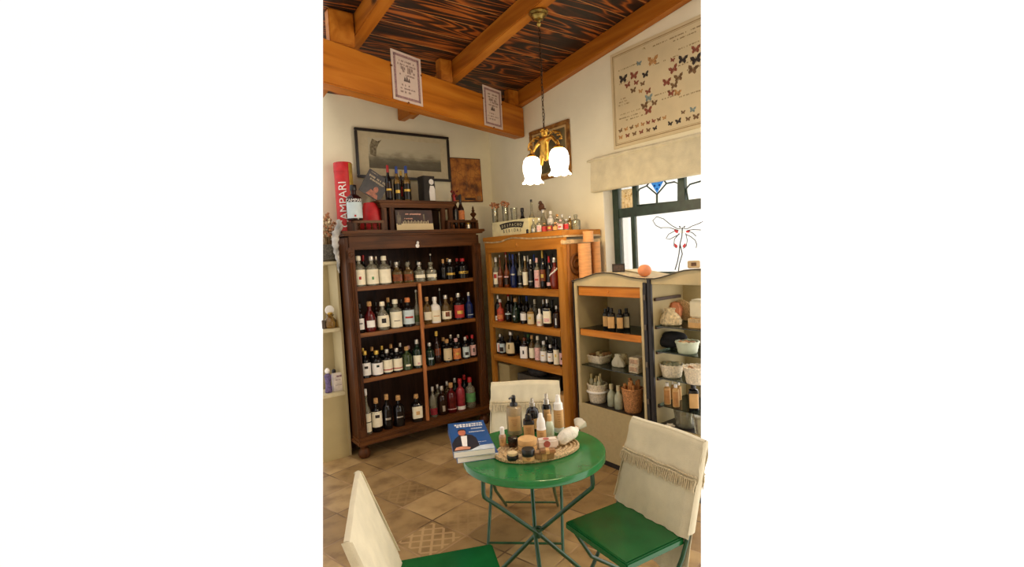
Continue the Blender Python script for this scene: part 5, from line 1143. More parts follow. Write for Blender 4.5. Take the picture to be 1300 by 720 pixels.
for a, b in (((-wF, 0, 0), (wF, .008, .010)), ((-wF, 0, hF-.010), (wF, .008, hF)), ((-wF, 0, .010), (-wF+.010, .008, hF-.010)), ((wF-.010, 0, .010), (wF, .008, hF-.010))): g.box(a, b, bev=.001, mat=mf)
g.obj('frame_border', blackframe, t); g = G(); g.box((-wF+.008, .002, .008), (wF-.008, .007, hF-.008), mat=mf); g.obj('card', M('dark_card', (74, 56, 44), .6, var=.4, scale=60), t)
X = CX+.06; Y = y_at(818.5, X, 1.41); z = max(topz(A1, Y) if Y > C1Y0 else 0, topz(A2, Y) if Y < C2Y1 else 0, A1[-1][1]+.0065, A2[0][1]+.0065); R = 8.6*depth((X, Y, z))/F
t = thing('stone_ball', 'round orange salt-stone ball on trunk tops under the window', 'ornament', (X, Y, z)); g = G(); g.lathe([(0, 0)]+[(R*math.sin(a)*(1 if a < 2.4 else .99), R*.92-R*.92*math.cos(a)) for a in [.45+i*.22 for i in range(11)]]+[(R*.22, R*1.80), (R*.1, R*1.74), (0, R*1.72)], seg=28); g.obj('ball', M('orange_stone', (222, 140, 92), .6, var=.12, scale=10), t, smooth=True)
X = CX+.035; Y = y_at(881, X, 1.44); z = topz(A2, Y); hB = z_at(331.5, X, Y)-z
t = thing('wooden_block', 'pale wooden block with small dark square picture, on right trunk', 'ornament', (X, Y, z+.003), -.95); g = G(); g.box((-.036, -.02, 0), (.036, .02, hB), bev=.004); g.obj('block', M('pale_wood_block', (214, 186, 142), .6, var=.1, scale=14), t)
g = G(); g.box((-.016, -.0215, hB*.3), (.014, -.019, hB*.75)); g.obj('picture', M('dark_square', (104, 72, 50), .6, var=.3, scale=80), t)
X = CX+.2; Y = y_at(806, X, 1.41); g = G(); g.grid(lambda u, v: (X-.06+.12*u, Y-.10+.2*v, topz(A1, max(min(Y-.10+.2*v, C1Y1-.01), C1Y0+.005))+.008+.006*math.sin(u*5)*math.cos(v*6)), 8, 12, .003)
tag(g.obj('white_doily', cloth, smooth=True), 'small white cloth lying on left trunk beside the orange ball', 'cloth')

# ------------------------------------------------------------------ window and blind
WX = XW+.12
g = G()
for a, b in (((XW+.001, WY0-.004, WZ0), (XW+.2, WY0, WZ1)), ): g.box(a, b)
g.box((XW+.001, 1.2, WZ0-.0), (XW+.2, WY0-.004, WZ0+.012)); g.box((XW+.001, 1.2, WZ1-.004), (XW+.2, WY0-.004, WZ1)); struct(g.obj('trim_1', reveal, clip=True))
WIN = sroot('window_1', (WX, WY0-.02, WZ0+.012))
wf = M('dark_green_window_paint', (34, 54, 44), .45, var=.25, scale=20)
def wz(px, py): q = onx(px, py, WX); return q.y, q.z
zs0 = WZ0+.0125
yo = WY0-.006; y1 = wz(788.5, 300)[0]
ztr = [wz(835, 271.5)[1], wz(835, 259)[1]]
g = G(); g.box((WX-.02, yo, zs0), (WX+.03, y1, WZ1-.005), bev=.003)                              # jamb stile
g.box((WX-.015, 1.2, ztr[0]), (WX+.028, y1+.002, ztr[1]), bev=.003)                               # transom
g.box((WX-.02, 1.2, zs0), (WX+.03, y1+.002, zs0+.035), bev=.003)
ya, yb = wz(803, 310)[0], wz(807.5, 310)[0]; g.box((WX-.012, ya, zs0+.03), (WX+.022, yb, ztr[0]+.002), bev=.002)
ya, yb = wz(804, 255)[0], wz(809.5, 255)[0]; g.box((WX-.012, ya, ztr[1]-.002), (WX+.022, yb, WZ1-.005), bev=.002)
ya, yb = wz(862, 245)[0], wz(870.5, 245)[0]; g.box((WX-.014, ya, ztr[1]-.002), (WX+.024, yb, WZ1-.005), bev=.002)
W(g, 'window_frame', wf, WIN, clip=True)
def cam_bar(g, pts, r): g.tube([onx(a, b, WX+.002) for a, b in pts], r, 8)
g = G()
q = wz(834, 246); cam_bar(g, ((834, 262), (834, 247)), .008); cam_bar(g, ((834, 247), (821, 236), (812, 240), (810, 243), (809, 262)), .006); cam_bar(g, ((834, 247), (846, 233), (856, 231), (861, 233), (861, 260)), .006); cam_bar(g, ((810, 261), (861, 256)), .007); cam_bar(g, ((874, 256), (871, 240), (876, 234), (890, 230)), .006); cam_bar(g, ((821, 236), (830, 224)), .006); cam_bar(g, ((846, 233), (838, 222)), .006)
W(g, 'lead_cames', wf, WIN, clip=True)
g = G(); g.box((WX+.003, 1.2, zs0+.03), (WX+.007, y1+.002, WZ1-.006)); W(g, 'window_pane', frost, WIN, clip=True)
g = G(); g.prism([onx(a, b, WX-.0) for a, b in ((826, 232), (834, 245.5), (842, 230), (834, 221))], (.003, 0, 0)); W(g, 'blue_pane', GLASS('blue_stained_glass', (90, 170, 235), .4, milk=.25, milkcol=(60, 140, 220)), WIN)
g = G()
for a, b, r in ((831, 236, .008), (837, 235, .008), (834, 240, .007), (834, 230, .009)): q = onx(a, b, WX-.0005); g.ball(q, r, .15, 1, 1, 2)
W(g, 'blue_spots', GLASS('deep_blue_glass', (20, 80, 190), .4, milk=.5, milkcol=(20, 80, 190)), WIN)
g = G(); g.prism([onx(a, b, WX) for a, b in ((789, 267), (803.5, 265.5), (803.5, 239), (789, 241))], (.003, 0, 0)); W(g, 'floral_pane', GLASS('floral_glass', (246, 226, 186), .4, milk=.35, milkcol=(236, 206, 150)), WIN)
g = G()
for i in range(14): q = onx(790+random.random()*12, 243+random.random()*23, WX-.001); g.ball(q, .008, .2, 1, 1.2, 1, .3)
W(g, 'floral_marks', M('floral_tint', (206, 176, 120), .7, var=.3), WIN)
# stained glass butterfly hung against the pane
def fly(a, b): return onx(640+a/4, 150+b/4, WX-.012)
q = fly(905, 600); t = thing('glass_butterfly', 'red and clear leaded glass butterfly hanging against the window', 'ornament', q)
def lead(lines, r): 
    g = G()
    for l in lines: g.tube([fly(*p) for p in l], r, 6)
    return g
wings = [[(905, 560), (880, 562), (850, 545), (810, 512), (775, 500), (755, 520), (770, 545), (800, 560)], [(800, 556), (840, 556), (868, 565), (885, 570)], [(905, 560), (930, 562), (955, 548), (990, 535), (1010, 525)], [(930, 570), (960, 566), (1000, 568)], [(868, 572), (835, 590), (822, 612), (840, 616), (870, 600), (890, 590)], [(922, 590), (945, 600), (970, 620), (978, 640), (975, 660)], [(940, 575), (960, 585), (975, 600)], [(890, 585), (865, 615), (862, 650), (875, 660)], [(922, 585), (930, 620), (925, 650), (910, 662)]]
W(lead(wings, .0030), 'leaded_wings', blackp, t, clip=False)
W(lead([[(905, 555), (903, 600), (893, 640), (888, 690), (880, 730), (868, 770)], [(893, 640), (905, 690), (890, 740), (884, 790)], [(895, 556), (890, 548)], [(912, 556), (918, 548)]], .0042), 'leaded_body', blackp, t)
rg = M('red_stained_glass', (206, 34, 40), .2, var=.1, coat=.4)
g = G()
for P_ in (((862, 566), (885, 570), (880, 585), (868, 580)), ((922, 572), (945, 568), (938, 582), (925, 582)), ((864, 636), (878, 645), (880, 658), (866, 655)), ((905, 650), (918, 635), (924, 645), (912, 660))): g.prism([fly(*p) for p in P_], (.003, 0, 0))
W(g, 'red_glass', rg, t)
g = G(); g.prism([fly(*p) for p in ((888, 566), (918, 566), (914, 584), (894, 584))], (.003, 0, 0)); W(g, 'clear_glass', frost, t)
# roman blind
BY0, zb0, zb1 = 2.985, 2.062, 2.332
t = thing('roman_blind', 'gathered cream linen roman blind at head of the window', 'blind', (XW-.04, BY0, zb0))
bl = [(XW-.005, zb1), (XW-.045, zb1), (XW-.058, zb1-.006), (XW-.058, zb1-.02), (XW-.048, zb1-.028), (XW-.052, zb1-.1), (XW-.058, zb0+.06), (XW-.062, zb0+.012), (XW-.055, zb0), (XW-.02, zb0), (XW-.01, zb0+.02)]
g = G(); 
def bfn(u, v):
    k = u*(len(bl)-1); i = min(int(k), len(bl)-2); f = k-i; x = lin(bl[i][0], bl[i+1][0], f); z = lin(bl[i][1], bl[i+1][1], f); y = lin(BY0-.025 if z < zb1-.024 else BY0+.012, 1.4, v)
    return (x+.003*math.sin(v*60+u*9), y, z+.004*math.sin(v*9)*(1-u))
g.grid(bfn, 40, 60, .004); g.clip()
W(g, 'linen_drop', linen, t, smooth=True)
g = G(); g.box((XW-.05, BY0+.010, zb1-.022), (XW-.004, 1.4, zb1-.006), bev=.003); W(g, 'head_rail', M('linen_rail', (190, 180, 150), .8), t, clip=True)
g = G(); g.tube([(XW-.060, BY0-.026, zb0+.010), (XW-.060, 1.4, zb0+.010)], .006, 8); W(g, 'hem_bar', linen, t, clip=True)

# ------------------------------------------------------------------ cream shelf unit at the left
UY = 4.19; UX1 = 1.360
U = thing('wall_shelf_unit', 'cream painted shelf unit cut by left edge, beside dark cabinet', 'shelf', (1.25, UY+.1, 0))
uz = [ony(418, 332, UY).z, ony(420, 418, UY).z, ony(425, 500, UY).z]
um = M('cream_unit_paint', (172, 156, 114), .7, var=.05, scale=4)
g = G(); g.box((.9, YB-.03, .0), (UX1, YB-.012, uz[0]-.03)); W(g, 'back_panel', um, U, clip=True)
g = G(); g.box((UX1-.02, UY, 0), (UX1, YB-.03, uz[0]-.026), bev=.003); W(g, 'side_panel', um, U)
for k, z in enumerate(uz):
    g = G(); g.box((.9, UY-(.012 if k == 0 else 0), z-.026), (UX1+(.004 if k == 0 else -.02), YB-.03, z), bev=.004); W(g, 'shelf', M('cream_shelf_edge', (198, 184, 144), .6, var=.04) , U, clip=True)
g = G(); g.box((.9, UY+.006, .0), (UX1-.02, UY+.022, uz[2]-.026)); W(g, 'door', M('cream_door_paint', (174, 156, 108), .7, var=.06, scale=3), U, clip=True)
# basket of dried flowers on it
Y = 4.29; z = uz[0]+.0005; X = 1.24
q = ony(418, 318, Y)
X = q.x-.01
t = thing('flower_basket', 'grey wicker basket on top of cream shelf unit at left edge', 'basket', (X, Y, z)); g = G(); T0 = Matrix.Translation((X, Y, z)); H = ony(415, 311, Y).z-z
g.lathe([(0, 0), (.07, 0)]+[(.075+.006*(i % 2)+.003*i, H*i/8) for i in range(1, 9)]+[(.085, H), (.07, .02), (0, .02)], seg=26); g.xf(T0).clip().xf(T0.inverted()).obj('basket_wall', M('grey_wicker', (84, 78, 66), .8, var=.4, scale=90), t)
f = thing('dried_flowers', 'bunch of dried brown and cream flowers in grey basket at left edge', 'flowers', (X, Y, z+.021)); gs, gf, gp = G(), G(), G()
for i in range(46):
    a = random.uniform(0, 2*PI); r = random.uniform(0, .085); h = random.uniform(.5, 1.0)*(ony(420, 272, Y).z-z-.02); e = Vector((r*math.cos(a), r*math.sin(a), h))
    gs.tube([(.3*e.x, .3*e.y, .0), (.6*e.x, .6*e.y, h*.6), e], .0016, 5)
    for q in range(3): (gf if i % 3 else gp).ball(e+Vector([random.uniform(-.014, .014) for _ in range(3)]), random.uniform(.008, .014), jit=.35, sub=1)
T1_ = Matrix.Translation((X, Y, z+.021))
for gg, nm, mm_ in ((gs, 'stems', M('dry_stem', (128, 100, 60), .9)), (gf, 'flower_heads', dried), (gp, 'pale_flower_heads', M('pale_dried_flower', (206, 186, 146), .9, var=.3, scale=60))): gg.xf(T1_).clip().xf(T1_.inverted()).obj(nm, mm_, f)
# perfume flask with round white stopper, figures and card box
Y = 4.28; z = uz[1]+.0005; X = x_at(420, Y, z); H = z_at(388, X, Y)-z
t = thing('perfume_flask', 'glass flask with round white stopper on cream unit middle shelf', 'flask', (X, Y, z)); g = G(); g.lathe([(0, 0), (.05, 0), (.055, .01), (.052, H*.3), (.03, H*.45), (.022, H*.5), (.034, H*.58), (.02, H*.62), (0, H*.62)], seg=20); g.obj('glass', clearamber, t, smooth=True)
g = G(); g.lathe([(0, 0), (.034, 0), (.038, .008), (.034, .016), (0, .016)], seg=20, mat=Matrix.Translation((0, .008, H*.8)) @ Matrix.Rotation(PI/2, 4, 'X')); g.obj('stopper', white, t, smooth=True)
g = G(); g.lathe([(0, H*.615), (.02, H*.615), (.024, H*.68), (.014, H*.7), (0, H*.7)], seg=14); g.obj('collar', goldcap, t, smooth=True)
X = x_at(411.8, Y-.02, z); g = G(); g.box((X-.012, Y-.03, z), (X+.008, Y+.0, z+.07), bev=.002); tag(g.obj('small_dark_book', M('dark_spine', (70, 56, 40), .6)), 'tiny dark upright booklet left of the perfume flask', 'book')
z = uz[2]+.0005
for px, top, d, c1 in ((417.5, 467, 'violet and white little figurine at left on cream unit', (96, 80, 120)), (425.5, 468, 'violet figurine with dark head behind the white card box', (120, 84, 130))):
    Yf = 4.27 if px < 420 else 4.33; X = x_at(px, Yf, z); H = z_at(top, X, Yf)-z
    t = thing('figurine', d, 'figurine', (X, Yf, z), 0, 'figurines on the cream shelf unit'); g = G(); g.lathe([(0, 0), (.026, 0), (.03, .01), (.02, H*.3), (.024, H*.55), (.03, H*.68), (.012, H*.76), (0, H*.76)], seg=16); g.obj('robe', M(f'robe{c1[0]}', c1, .6, var=.4, scale=60), t, smooth=True)
    g = G(); g.ball((0, 0, H*.87), H*.10, 1, 1, 1.2); g.obj('head', white if px < 420 else blackp, t, smooth=True)
Yf = 4.25; X0, X1 = x_at(424.5, Yf, z), x_at(437, Yf, z); H = z_at(475.5, X0, Yf)-z
t = thing('card_box', 'white and pink printed card box on cream unit lower shelf', 'box', ((X0+X1)/2, Yf, z)); wb = X1-X0; g = G(); g.box((-wb/2, 0, 0), (wb/2, .05, H), bev=.002); g.obj('carton', M('white_card', (220, 208, 196), .6), t)
g = G(); m2 = frame_mat((-wb/2, -.0006, 0), (1, 0, 0), (0, 0, 1)); strokes(g, m2, wb*.15, wb*.85, H*.85, H*.10); strokes(g, m2, wb*.2, wb*.7, H*.65, H*.05); strokes(g, m2, wb*.2, wb*.8, H*.35, H*.05); g.obj('printed_text', M('plum_ink', (120, 70, 90), .6), t)
CHR = (Vector((1.694, 1.385, 0)), math.radians(174))
CHL = (Vector((.642, 1.612, 0)), math.radians(-23.5))
CHB = (Vector((1.815, 2.39, 0)), math.radians(227))
SHADE = EMIT('opal_shade', (255, 244, 226), 3.5)
LAMP = 9.; WCOL = (1.15, 1.07, 1.0); WDIR = (.75, -.62, .2); WMAX = 2.4; EXPO = 0.0; REAR = True
# ------------------------------------------------------------------ green bistro table
TC = Vector((1.385, 1.772, 0)); TR, TZ = .319, .72
t = thing('bistro_table', 'round green enamelled bistro table with crossed rod legs in middle of room', 'table', TC)
g = G(); g.lathe([(0, TZ-.012), (TR-.008, TZ-.012), (TR-.007, TZ-.029), (TR-.003, TZ-.031), (TR, TZ-.028), (TR, TZ-.004), (TR-.0015, TZ-.001), (TR-.005, TZ), (TR-.012, TZ-.0015), (0, TZ-.0015)], seg=72); g.obj('tabletop', green, t, smooth=True)
HUB = Vector((0, 0, .335))
for deg in (176, 300, 57):
    a = math.radians(deg); u = Vector((math.cos(a), math.sin(a), 0))
    top = u*.262+Vector((0, 0, TZ-.012)); b1 = u*.266+Vector((0, 0, .600)); b2 = u*.252+Vector((0, 0, .572))
    off = Vector((-u.y, u.x, 0))*.012
    foot = -u*.30+Vector((0, 0, .008))
    g = G(); g.tube([top, b1, u*.263+Vector((0, 0, .584)), b2, u*.2+Vector((0, 0, .525)), HUB+off, -u*.27+Vector((0, 0, .04)), foot], .0095, 10); g.ball(foot, .013); g.obj('leg', tubegreen, t, smooth=True)
g = G(); g.lathe([(.012, -.016), (.019, -.016), (.022, 0), (.019, .016), (.012, .016)], HUB, seg=18); g.tube([HUB+Vector((.018*math.cos(q*PI/8), .018*math.sin(q*PI/8), .018)) for q in range(16)], .007, 6, closed=True); g.obj('hub_ring', tubegreen, t, smooth=True)
TT = TZ-.0013
# woven tray mat
ql, qr, qf = onz(633, 566, TT), onz(731, 549, TT), onz(683, 594, TT)
tc = onz(682.5, 573, TT); tl = (qr-ql); tw = tl.length/2; ta = math.atan2(tl.y, tl.x)
t = thing('woven_tray', 'oval woven rattan tray mat holding cosmetics on the green table', 'tray', (tc.x, tc.y, TT), ta)
tb = .125
g = G(); g.lathe([(0, 0), (.97, 0), (1., .004), (1., .010), (.96, .012), (.93, .008), (0, .007)], seg=64, mat=Matrix.Diagonal((tw, tb, 1, 1)))
g.obj('mat', rattan, t, smooth=True)
g = G()
for k, rr in enumerate((.97, .90, .80, .68, .55, .4, .25)): g.tube([(rr*tw*math.cos(q*PI/24), rr*tb*math.sin(q*PI/24), .0085+(.004 if k == 0 else 0)+.0012*(q % 2)) for q in range(48)], .0055, 6, closed=True)
g.obj('braid', rattan, t, smooth=True)
TY = TT+.0145
def onT(px, py): return onz(px, py, TY)
def cosm(name, label, px, by, top, wpx, prof, bm_, capprof, capm, labm=None, lab=(.1, .5), sq=0, rz=-.65, extra=None, cat='bottle', lspan=.85):
    p = onT(px, by); R = wpx/2*depth(p)/F; H = z_at(top, p.x, p.y)-TY
    t = thing(name, label, cat, (p.x, p.y, TY), rz); R_ = R/(1.06 if sq else 1)
    g = G(); g.lathe([(r*R_, q*H) for r, q in prof]+[(0, prof[-1][1]*H)], seg=28, sq=sq); g.obj('container', bm_, t, smooth=True)
    if capprof: g = G(); g.lathe([(0, capprof[0][1]*H)]+[(r*R, q*H) for r, q in capprof]+[(0, capprof[-1][1]*H)], seg=20); g.obj('cap', capm, t, smooth=True)
    if labm: g = G(); g.patch(-PI/2-lspan, -PI/2+lspan, lab[0]*H, lab[1]*H, lambda q: R_*1.012+.0004, n=12, nz=2, sq=sq); lo = g.obj('label', labm, t, smooth=True)
    if labm:
        g = G(); z = lin(lab[0], lab[1], .75)*H
        for k in range(4): g.patch(-PI/2-.4+.08*k, -PI/2+.4-.06*k, z-k*.13*(lab[1]-lab[0])*H, z-k*.13*(lab[1]-lab[0])*H+.003, lambda q: R_*1.022+.0008, n=6, nz=1, sq=sq)
        g.obj('label_print', M('label_brown_ink', (176, 128, 80), .7), lo)
    return t, p, R, H
cyl = [(0, 0), (.94, 0), (1, .02), (1, .66), (.97, .69), (.5, .71), (.46, .74)]
pumpcap = [(.5, .70), (.52, .78), (.46, .80), (.28, .82), (.26, .90), (.30, .91), (.30, .97), (.2, 1.)]
frosty = GLASS('frosted_amber', (236, 214, 170), .8, milk=.55, milkcol=(206, 184, 144))
t, p, R, H = cosm('pump_bottle', 'tall clear amber pump bottle with black pump, tallest at left of tray', 654, 550, 502, 19.5, [(0, 0), (.95, 0), (1, .02), (1, .66), (.96, .70), (.5, .73), (.48, .75)], frosty, pumpcap, blackp, kraft, (.12, .50))
g = G(); g.tube([(0, 0, .955*H), (-.01, -.012, .965*H), (-.02, -.026, .95*H)], [.007, .006, .004], 8); g.obj('nozzle', blackp, t, smooth=True)
t, p, R, H = cosm('spray_bottle', 'round-shouldered black bottle with grey cap behind square black bottle', 677, 546, 506, 17, [(0, 0), (.9, 0), (.95, .02), (.98, .45), (1, .55), (.8, .68), (.42, .74), (.4, .78)], black_glass, [(.42, .76), (.44, .88), (.24, .885), (.24, 1.)], silver, kraft, (.1, .42), lspan=.7)
cosm('square_bottle', 'square black bottle with kraft label standing before the round-shouldered one', 672, 557, 525.5, 15, [(0, 0), (.96, 0), (1, .02), (1, .72), (.9, .77), (.5, .8), (.46, .84)], black_glass, [(.55, .80), (.58, .86), (.52, .97), (.3, 1)], blackp, kraft, (.08, .62), sq=5)
cosm('spray_bottle', 'slim black bottle with grey spray cap at back of tray', 695, 541, 500, 11, [(0, 0), (.94, 0), (1, .02), (1, .60), (.92, .66), (.5, .7)], black_glass, [(.62, .68), (.62, .84), (.36, .85), (.36, 1)], silver, kraft, (.1, .55))
cosm('foam_bottle', 'tall white-topped bottle with kraft label at right back of tray', 710, 548, 501.5, 12.5, [(0, 0), (.95, 0), (1, .02), (1, .62), (.9, .66), (.5, .69)], M('white_plastic', (238, 234, 226), .4), [(.95, .64), (.9, .78), (.55, .82), (.5, .9), (.42, .92), (.36, 1.)], white, kraft, (.14, .62), lspan=1.3)
cosm('foam_bottle', 'short white-topped bottle with kraft label at centre of tray', 688, 562, 524.5, 12, [(0, 0), (.95, 0), (1, .02), (1, .48), (.92, .52), (.5, .55)], M('white_plastic', (238, 234, 226), .4), [(.92, .5), (.9, .70), (.7, .82), (.5, .86), (.42, .98), (.3, 1.)], white, kraft, (.06, .46), lspan=1.3)
cosm('jade_bottle', 'pale green squat bottle behind the short white-topped bottle', 698.5, 556, 526, 11, [(0, 0), (.9, 0), (1, .05), (1, .5), (.7, .68), (.4, .74)], M('jade_glass', (196, 206, 176), .2, var=.08, coat=.4), [(.5, .72), (.5, .98), (.3, 1)], kraft)
cosm('vial_bottle', 'little vial with white cap at left end of tray', 638.5, 566, 542, 9, [(0, 0), (.9, 0), (1, .03), (1, .5), (.8, .6), (.5, .64)], M('rosy_glass', (196, 150, 110), .15, var=.15, coat=.5), [(.62, .6), (.62, .97), (.4, 1)], white, kraft, (.08, .44))
cosm('cream_jar', 'black jar with black lid near left end of tray', 651.5, 566, 555.5, 12.5, [(0, 0), (.94, 0), (1, .05), (1, .58), (.9, .62)], amberglass, [(1.02, .60), (1.04, .66), (1.04, .96), (.96, 1)], blackp, cat='jar')
cosm('cream_jar', 'wide jar with broad tan lid in middle of tray', 670, 571, 556.5, 24, [(0, 0), (.93, 0), (.97, .05), (.97, .52), (.9, .56)], frosty, [(1., .54), (1.02, .62), (1.02, .95), (.98, 1)], kraft, kraft, (.15, .5), cat='jar', lspan=1.3)
cosm('tin_pot', 'low black tin with cream disc lid at front left of tray', 651, 583, 574.5, 15, [(0, 0), (.95, 0), (1, .08), (1, .6), (.95, .7)], blackp, [(.86, .6), (.86, .9), (.84, 1)], M('cream_disc', (216, 190, 140), .6), cat='tin')
cosm('cream_jar', 'small black-lidded glass jar at front of tray', 671, 584, 569.5, 16, [(0, 0), (.9, 0), (.95, .05), (.95, .48), (.85, .52)], frosty, [(1.02, .45), (1.05, .52), (1.05, .94), (.96, 1)], blackp, kraft, (.06, .4), cat='jar', lspan=1.2)
# soap bars, wrapped packet, tied sachet
soapm = M('brown_soap_bar', (158, 118, 74), .6, var=.2, scale=30)
pa = onT(691, 583); 
for k, (px, by, dz, rr, d) in enumerate(((691, 582, 0, -.38, 'large tan soap bar with paper band at front right of tray'), (695, 576, .0285, -.34, 'darker soap bar lying on the large tan bar'))):
    q = onz(px, by-1, TY+dz); t = thing('soap_bar', d, 'soap', (q.x, q.y, TY+dz), rr-.25, 'soap bars on the tray'); sx, sy, sz = ((.042, .024, .028), (.034, .018, .016))[k]
    g = G(); g.box((-sx, -sy, 0), (sx, sy, sz), bev=.004); g.obj('bar', soapm if k == 0 else M('dark_soap', (150, 104, 62), .6, var=.25, scale=30), t)
    g = G(); g.box((-sx*.3, -sy-.0006, -.0004), (sx*.3, sy+.0006, sz+.0006), bev=.003); g.obj('paper_band', kraft, t)
q = onT(698, 571); t = thing('wrapped_soap', 'white wrapped soap with round rose label behind the soap bars', 'soap', (q.x+.012, q.y+.03, TY), -.55); g = G(); g.box((-.048, -.022, 0), (.048, .022, .040), bev=.008); g.obj('wrapper', M('rosy_white_wrap', (232, 218, 202), .5, var=.06), t)
g = G(); g.lathe([(0, 0), (.015, 0), (.0145, .001), (0, .001)], seg=20, mat=Matrix.Translation((-.004, -.0225, .022)) @ Matrix.Rotation(PI/2, 4, 'X')); g.lathe([(0, 0), (.014, 0), (.013, .001), (0, .001)], seg=20, mat=Matrix.Translation((-.006, -.004, .0402))); g.obj('label', M('rose_disc', (176, 92, 78), .6), t)
A_, B_ = onT(705, 571), onT(735, 553)
t = thing('cloth_sachet', 'white cotton sachet lying on tray, its tied frilled neck over right rim', 'bag', (A_.x, A_.y, TY)); d_ = (B_-A_); 
g = G(); n = 9; pts = []; rs = []
for i, (f, r, zz) in enumerate(((.18, .008, .022), (.24, .024, .025), (.38, .030, .031), (.55, .030, .032), (.72, .027, .033), (.85, .016, .036), (.93, .008, .040), (.98, .016, .044), (1.04, .026, .052), (1.09, .032, .058))): pts.append(d_*f+Vector((0, 0, zz))); rs.append(r)
g.tube(pts, rs, 18)
for v in g.bm.verts: v.co += Vector((random.uniform(-1, 1), random.uniform(-1, 1), random.uniform(-.6, .6)))*.0035
g.obj('pouch', M('white_muslin', (232, 224, 204), .9, bump=.4, bscale=90), t, smooth=True)
g = G(); e = d_.normalized(); s_ = Vector((-e.y, e.x, 0)); c = d_*.93+Vector((0, 0, .040)); g.tube([c+s_*.0095*math.cos(q*PI/8)+Vector((0, 0, .0095*math.sin(q*PI/8))) for q in range(16)], .0025, 6, closed=True); g.obj('tie', kraft, t, smooth=True)
# stack of two blue books over the table's left edge
def book(label, cz, corners, th, cover=True):
    bl, br_, tr, tl = [onz(x, y, cz) for x, y in corners]
    ex = ((br_-bl)+(tr-tl))/2; ey = ((tl-bl)+(tr-br_))/2; w, h = ex.length, ey.length; o = (bl+br_+tr+tl)/4-ex/2-ey/2
    ang = math.atan2(ex.y, ex.x); t = thing('book', label, 'book', (o.x, o.y, cz-th), ang, 'books on the table'); 
    g = G(); g.box((.0009, .0002, .0014), (w-.0002, h-.003, th-.0014)); g.obj('pages', M('book_pages', (238, 232, 222), .8, var=.05, scale=200, stretch=(.05, .05, 6)), t)
    g = G(); bc = M('blue_cover', (34, 86, 146), .3, var=.08, scale=6, coat=.3)
    g.box((0, 0, th-.0014), (w, h, th)); g.box((0, 0, 0), (w, h, .0014)); g.box((-.0012, 0, 0), (.0008, h, th)); g.obj('cover', bc, t)
    if cover:
        T_ = Matrix.Translation((0, 0, th+.0001))
        g = G(); strokes(g, T_, w*.16, w*.92, h*.90, h*.055, z=.0005, fill=.97); strokes(g, T_, w*.20, w*.92, h*.83, h*.055, z=.0005, fill=.97); strokes(g, T_, w*.58, w*.92, h*.72, h*.03, z=.0004); strokes(g, T_, w*.5, w*.92, h*.60, h*.028, z=.0004, fill=.9); strokes(g, T_, w*.4, w*.86, h*.24, h*.015, z=.0004, fill=.9); strokes(g, T_, w*.4, w*.7, h*.17, h*.015, z=.0004, fill=.8); g.obj('cover_lettering', white, t)
        g = G(); g.box((0, 0, 0), (w, h*.035, .0003), mat=T_); g.box((w*.34, h*.03, 0), (w, h*.13, .0004), mat=T_); g.obj('cover_pale_foot', M('pale_foot', (196, 204, 206), .4), t)
        def shp(pts, m, nm, z): g = G(); g.prism([T_ @ Vector((w*x, h*y, z)) for x, y in pts], (0, 0, .0003)); g.obj(nm, m, t)
        shp([(.0, .02), (.42, .02), (.66, .12), (.64, .38), (.55, .50), (.40, .54), (.22, .52), (.08, .40), (0, .25)], M('printed_suit', (26, 30, 44), .4), 'cover_suit', .0004)
        shp([(.24, .14), (.36, .14), (.42, .48), (.26, .48)], white, 'cover_shirt', .0007)
        shp([(.03, .05), (.40, .05), (.44, .10), (.25, .16), (.08, .13)], M('printed_skin', (206, 140, 108), .5), 'cover_hands', .0007)
        g = G(); g.lathe([(0, 0), (1, 0), (1, .0004), (0, .0004)], seg=24, mat=T_ @ Matrix.Translation((w*.31, h*.60, .0007)) @ Matrix.Diagonal((w*.10, h*.105, 1, 1))); g.obj('cover_face', M('printed_face', (196, 112, 84), .5, var=.15), t)
        shp([(.20, .66), (.24, .72), (.34, .735), (.42, .70), (.43, .62), (.40, .67), (.30, .685)], M('printed_hair', (50, 30, 24), .5), 'cover_hair', .0011)
    return t
th = .025
book('upper blue paperback with suited man on cover, on top of the other book', TT+2*th+.0004, ((576, 573.5), (628.5, 570), (629, 531), (585, 538)), th)
book('lower blue paperback under the other, jutting over left table edge', TT+th+.0002, ((580.5, 580.5), (633, 575), (634, 537), (590, 544)), th, False)

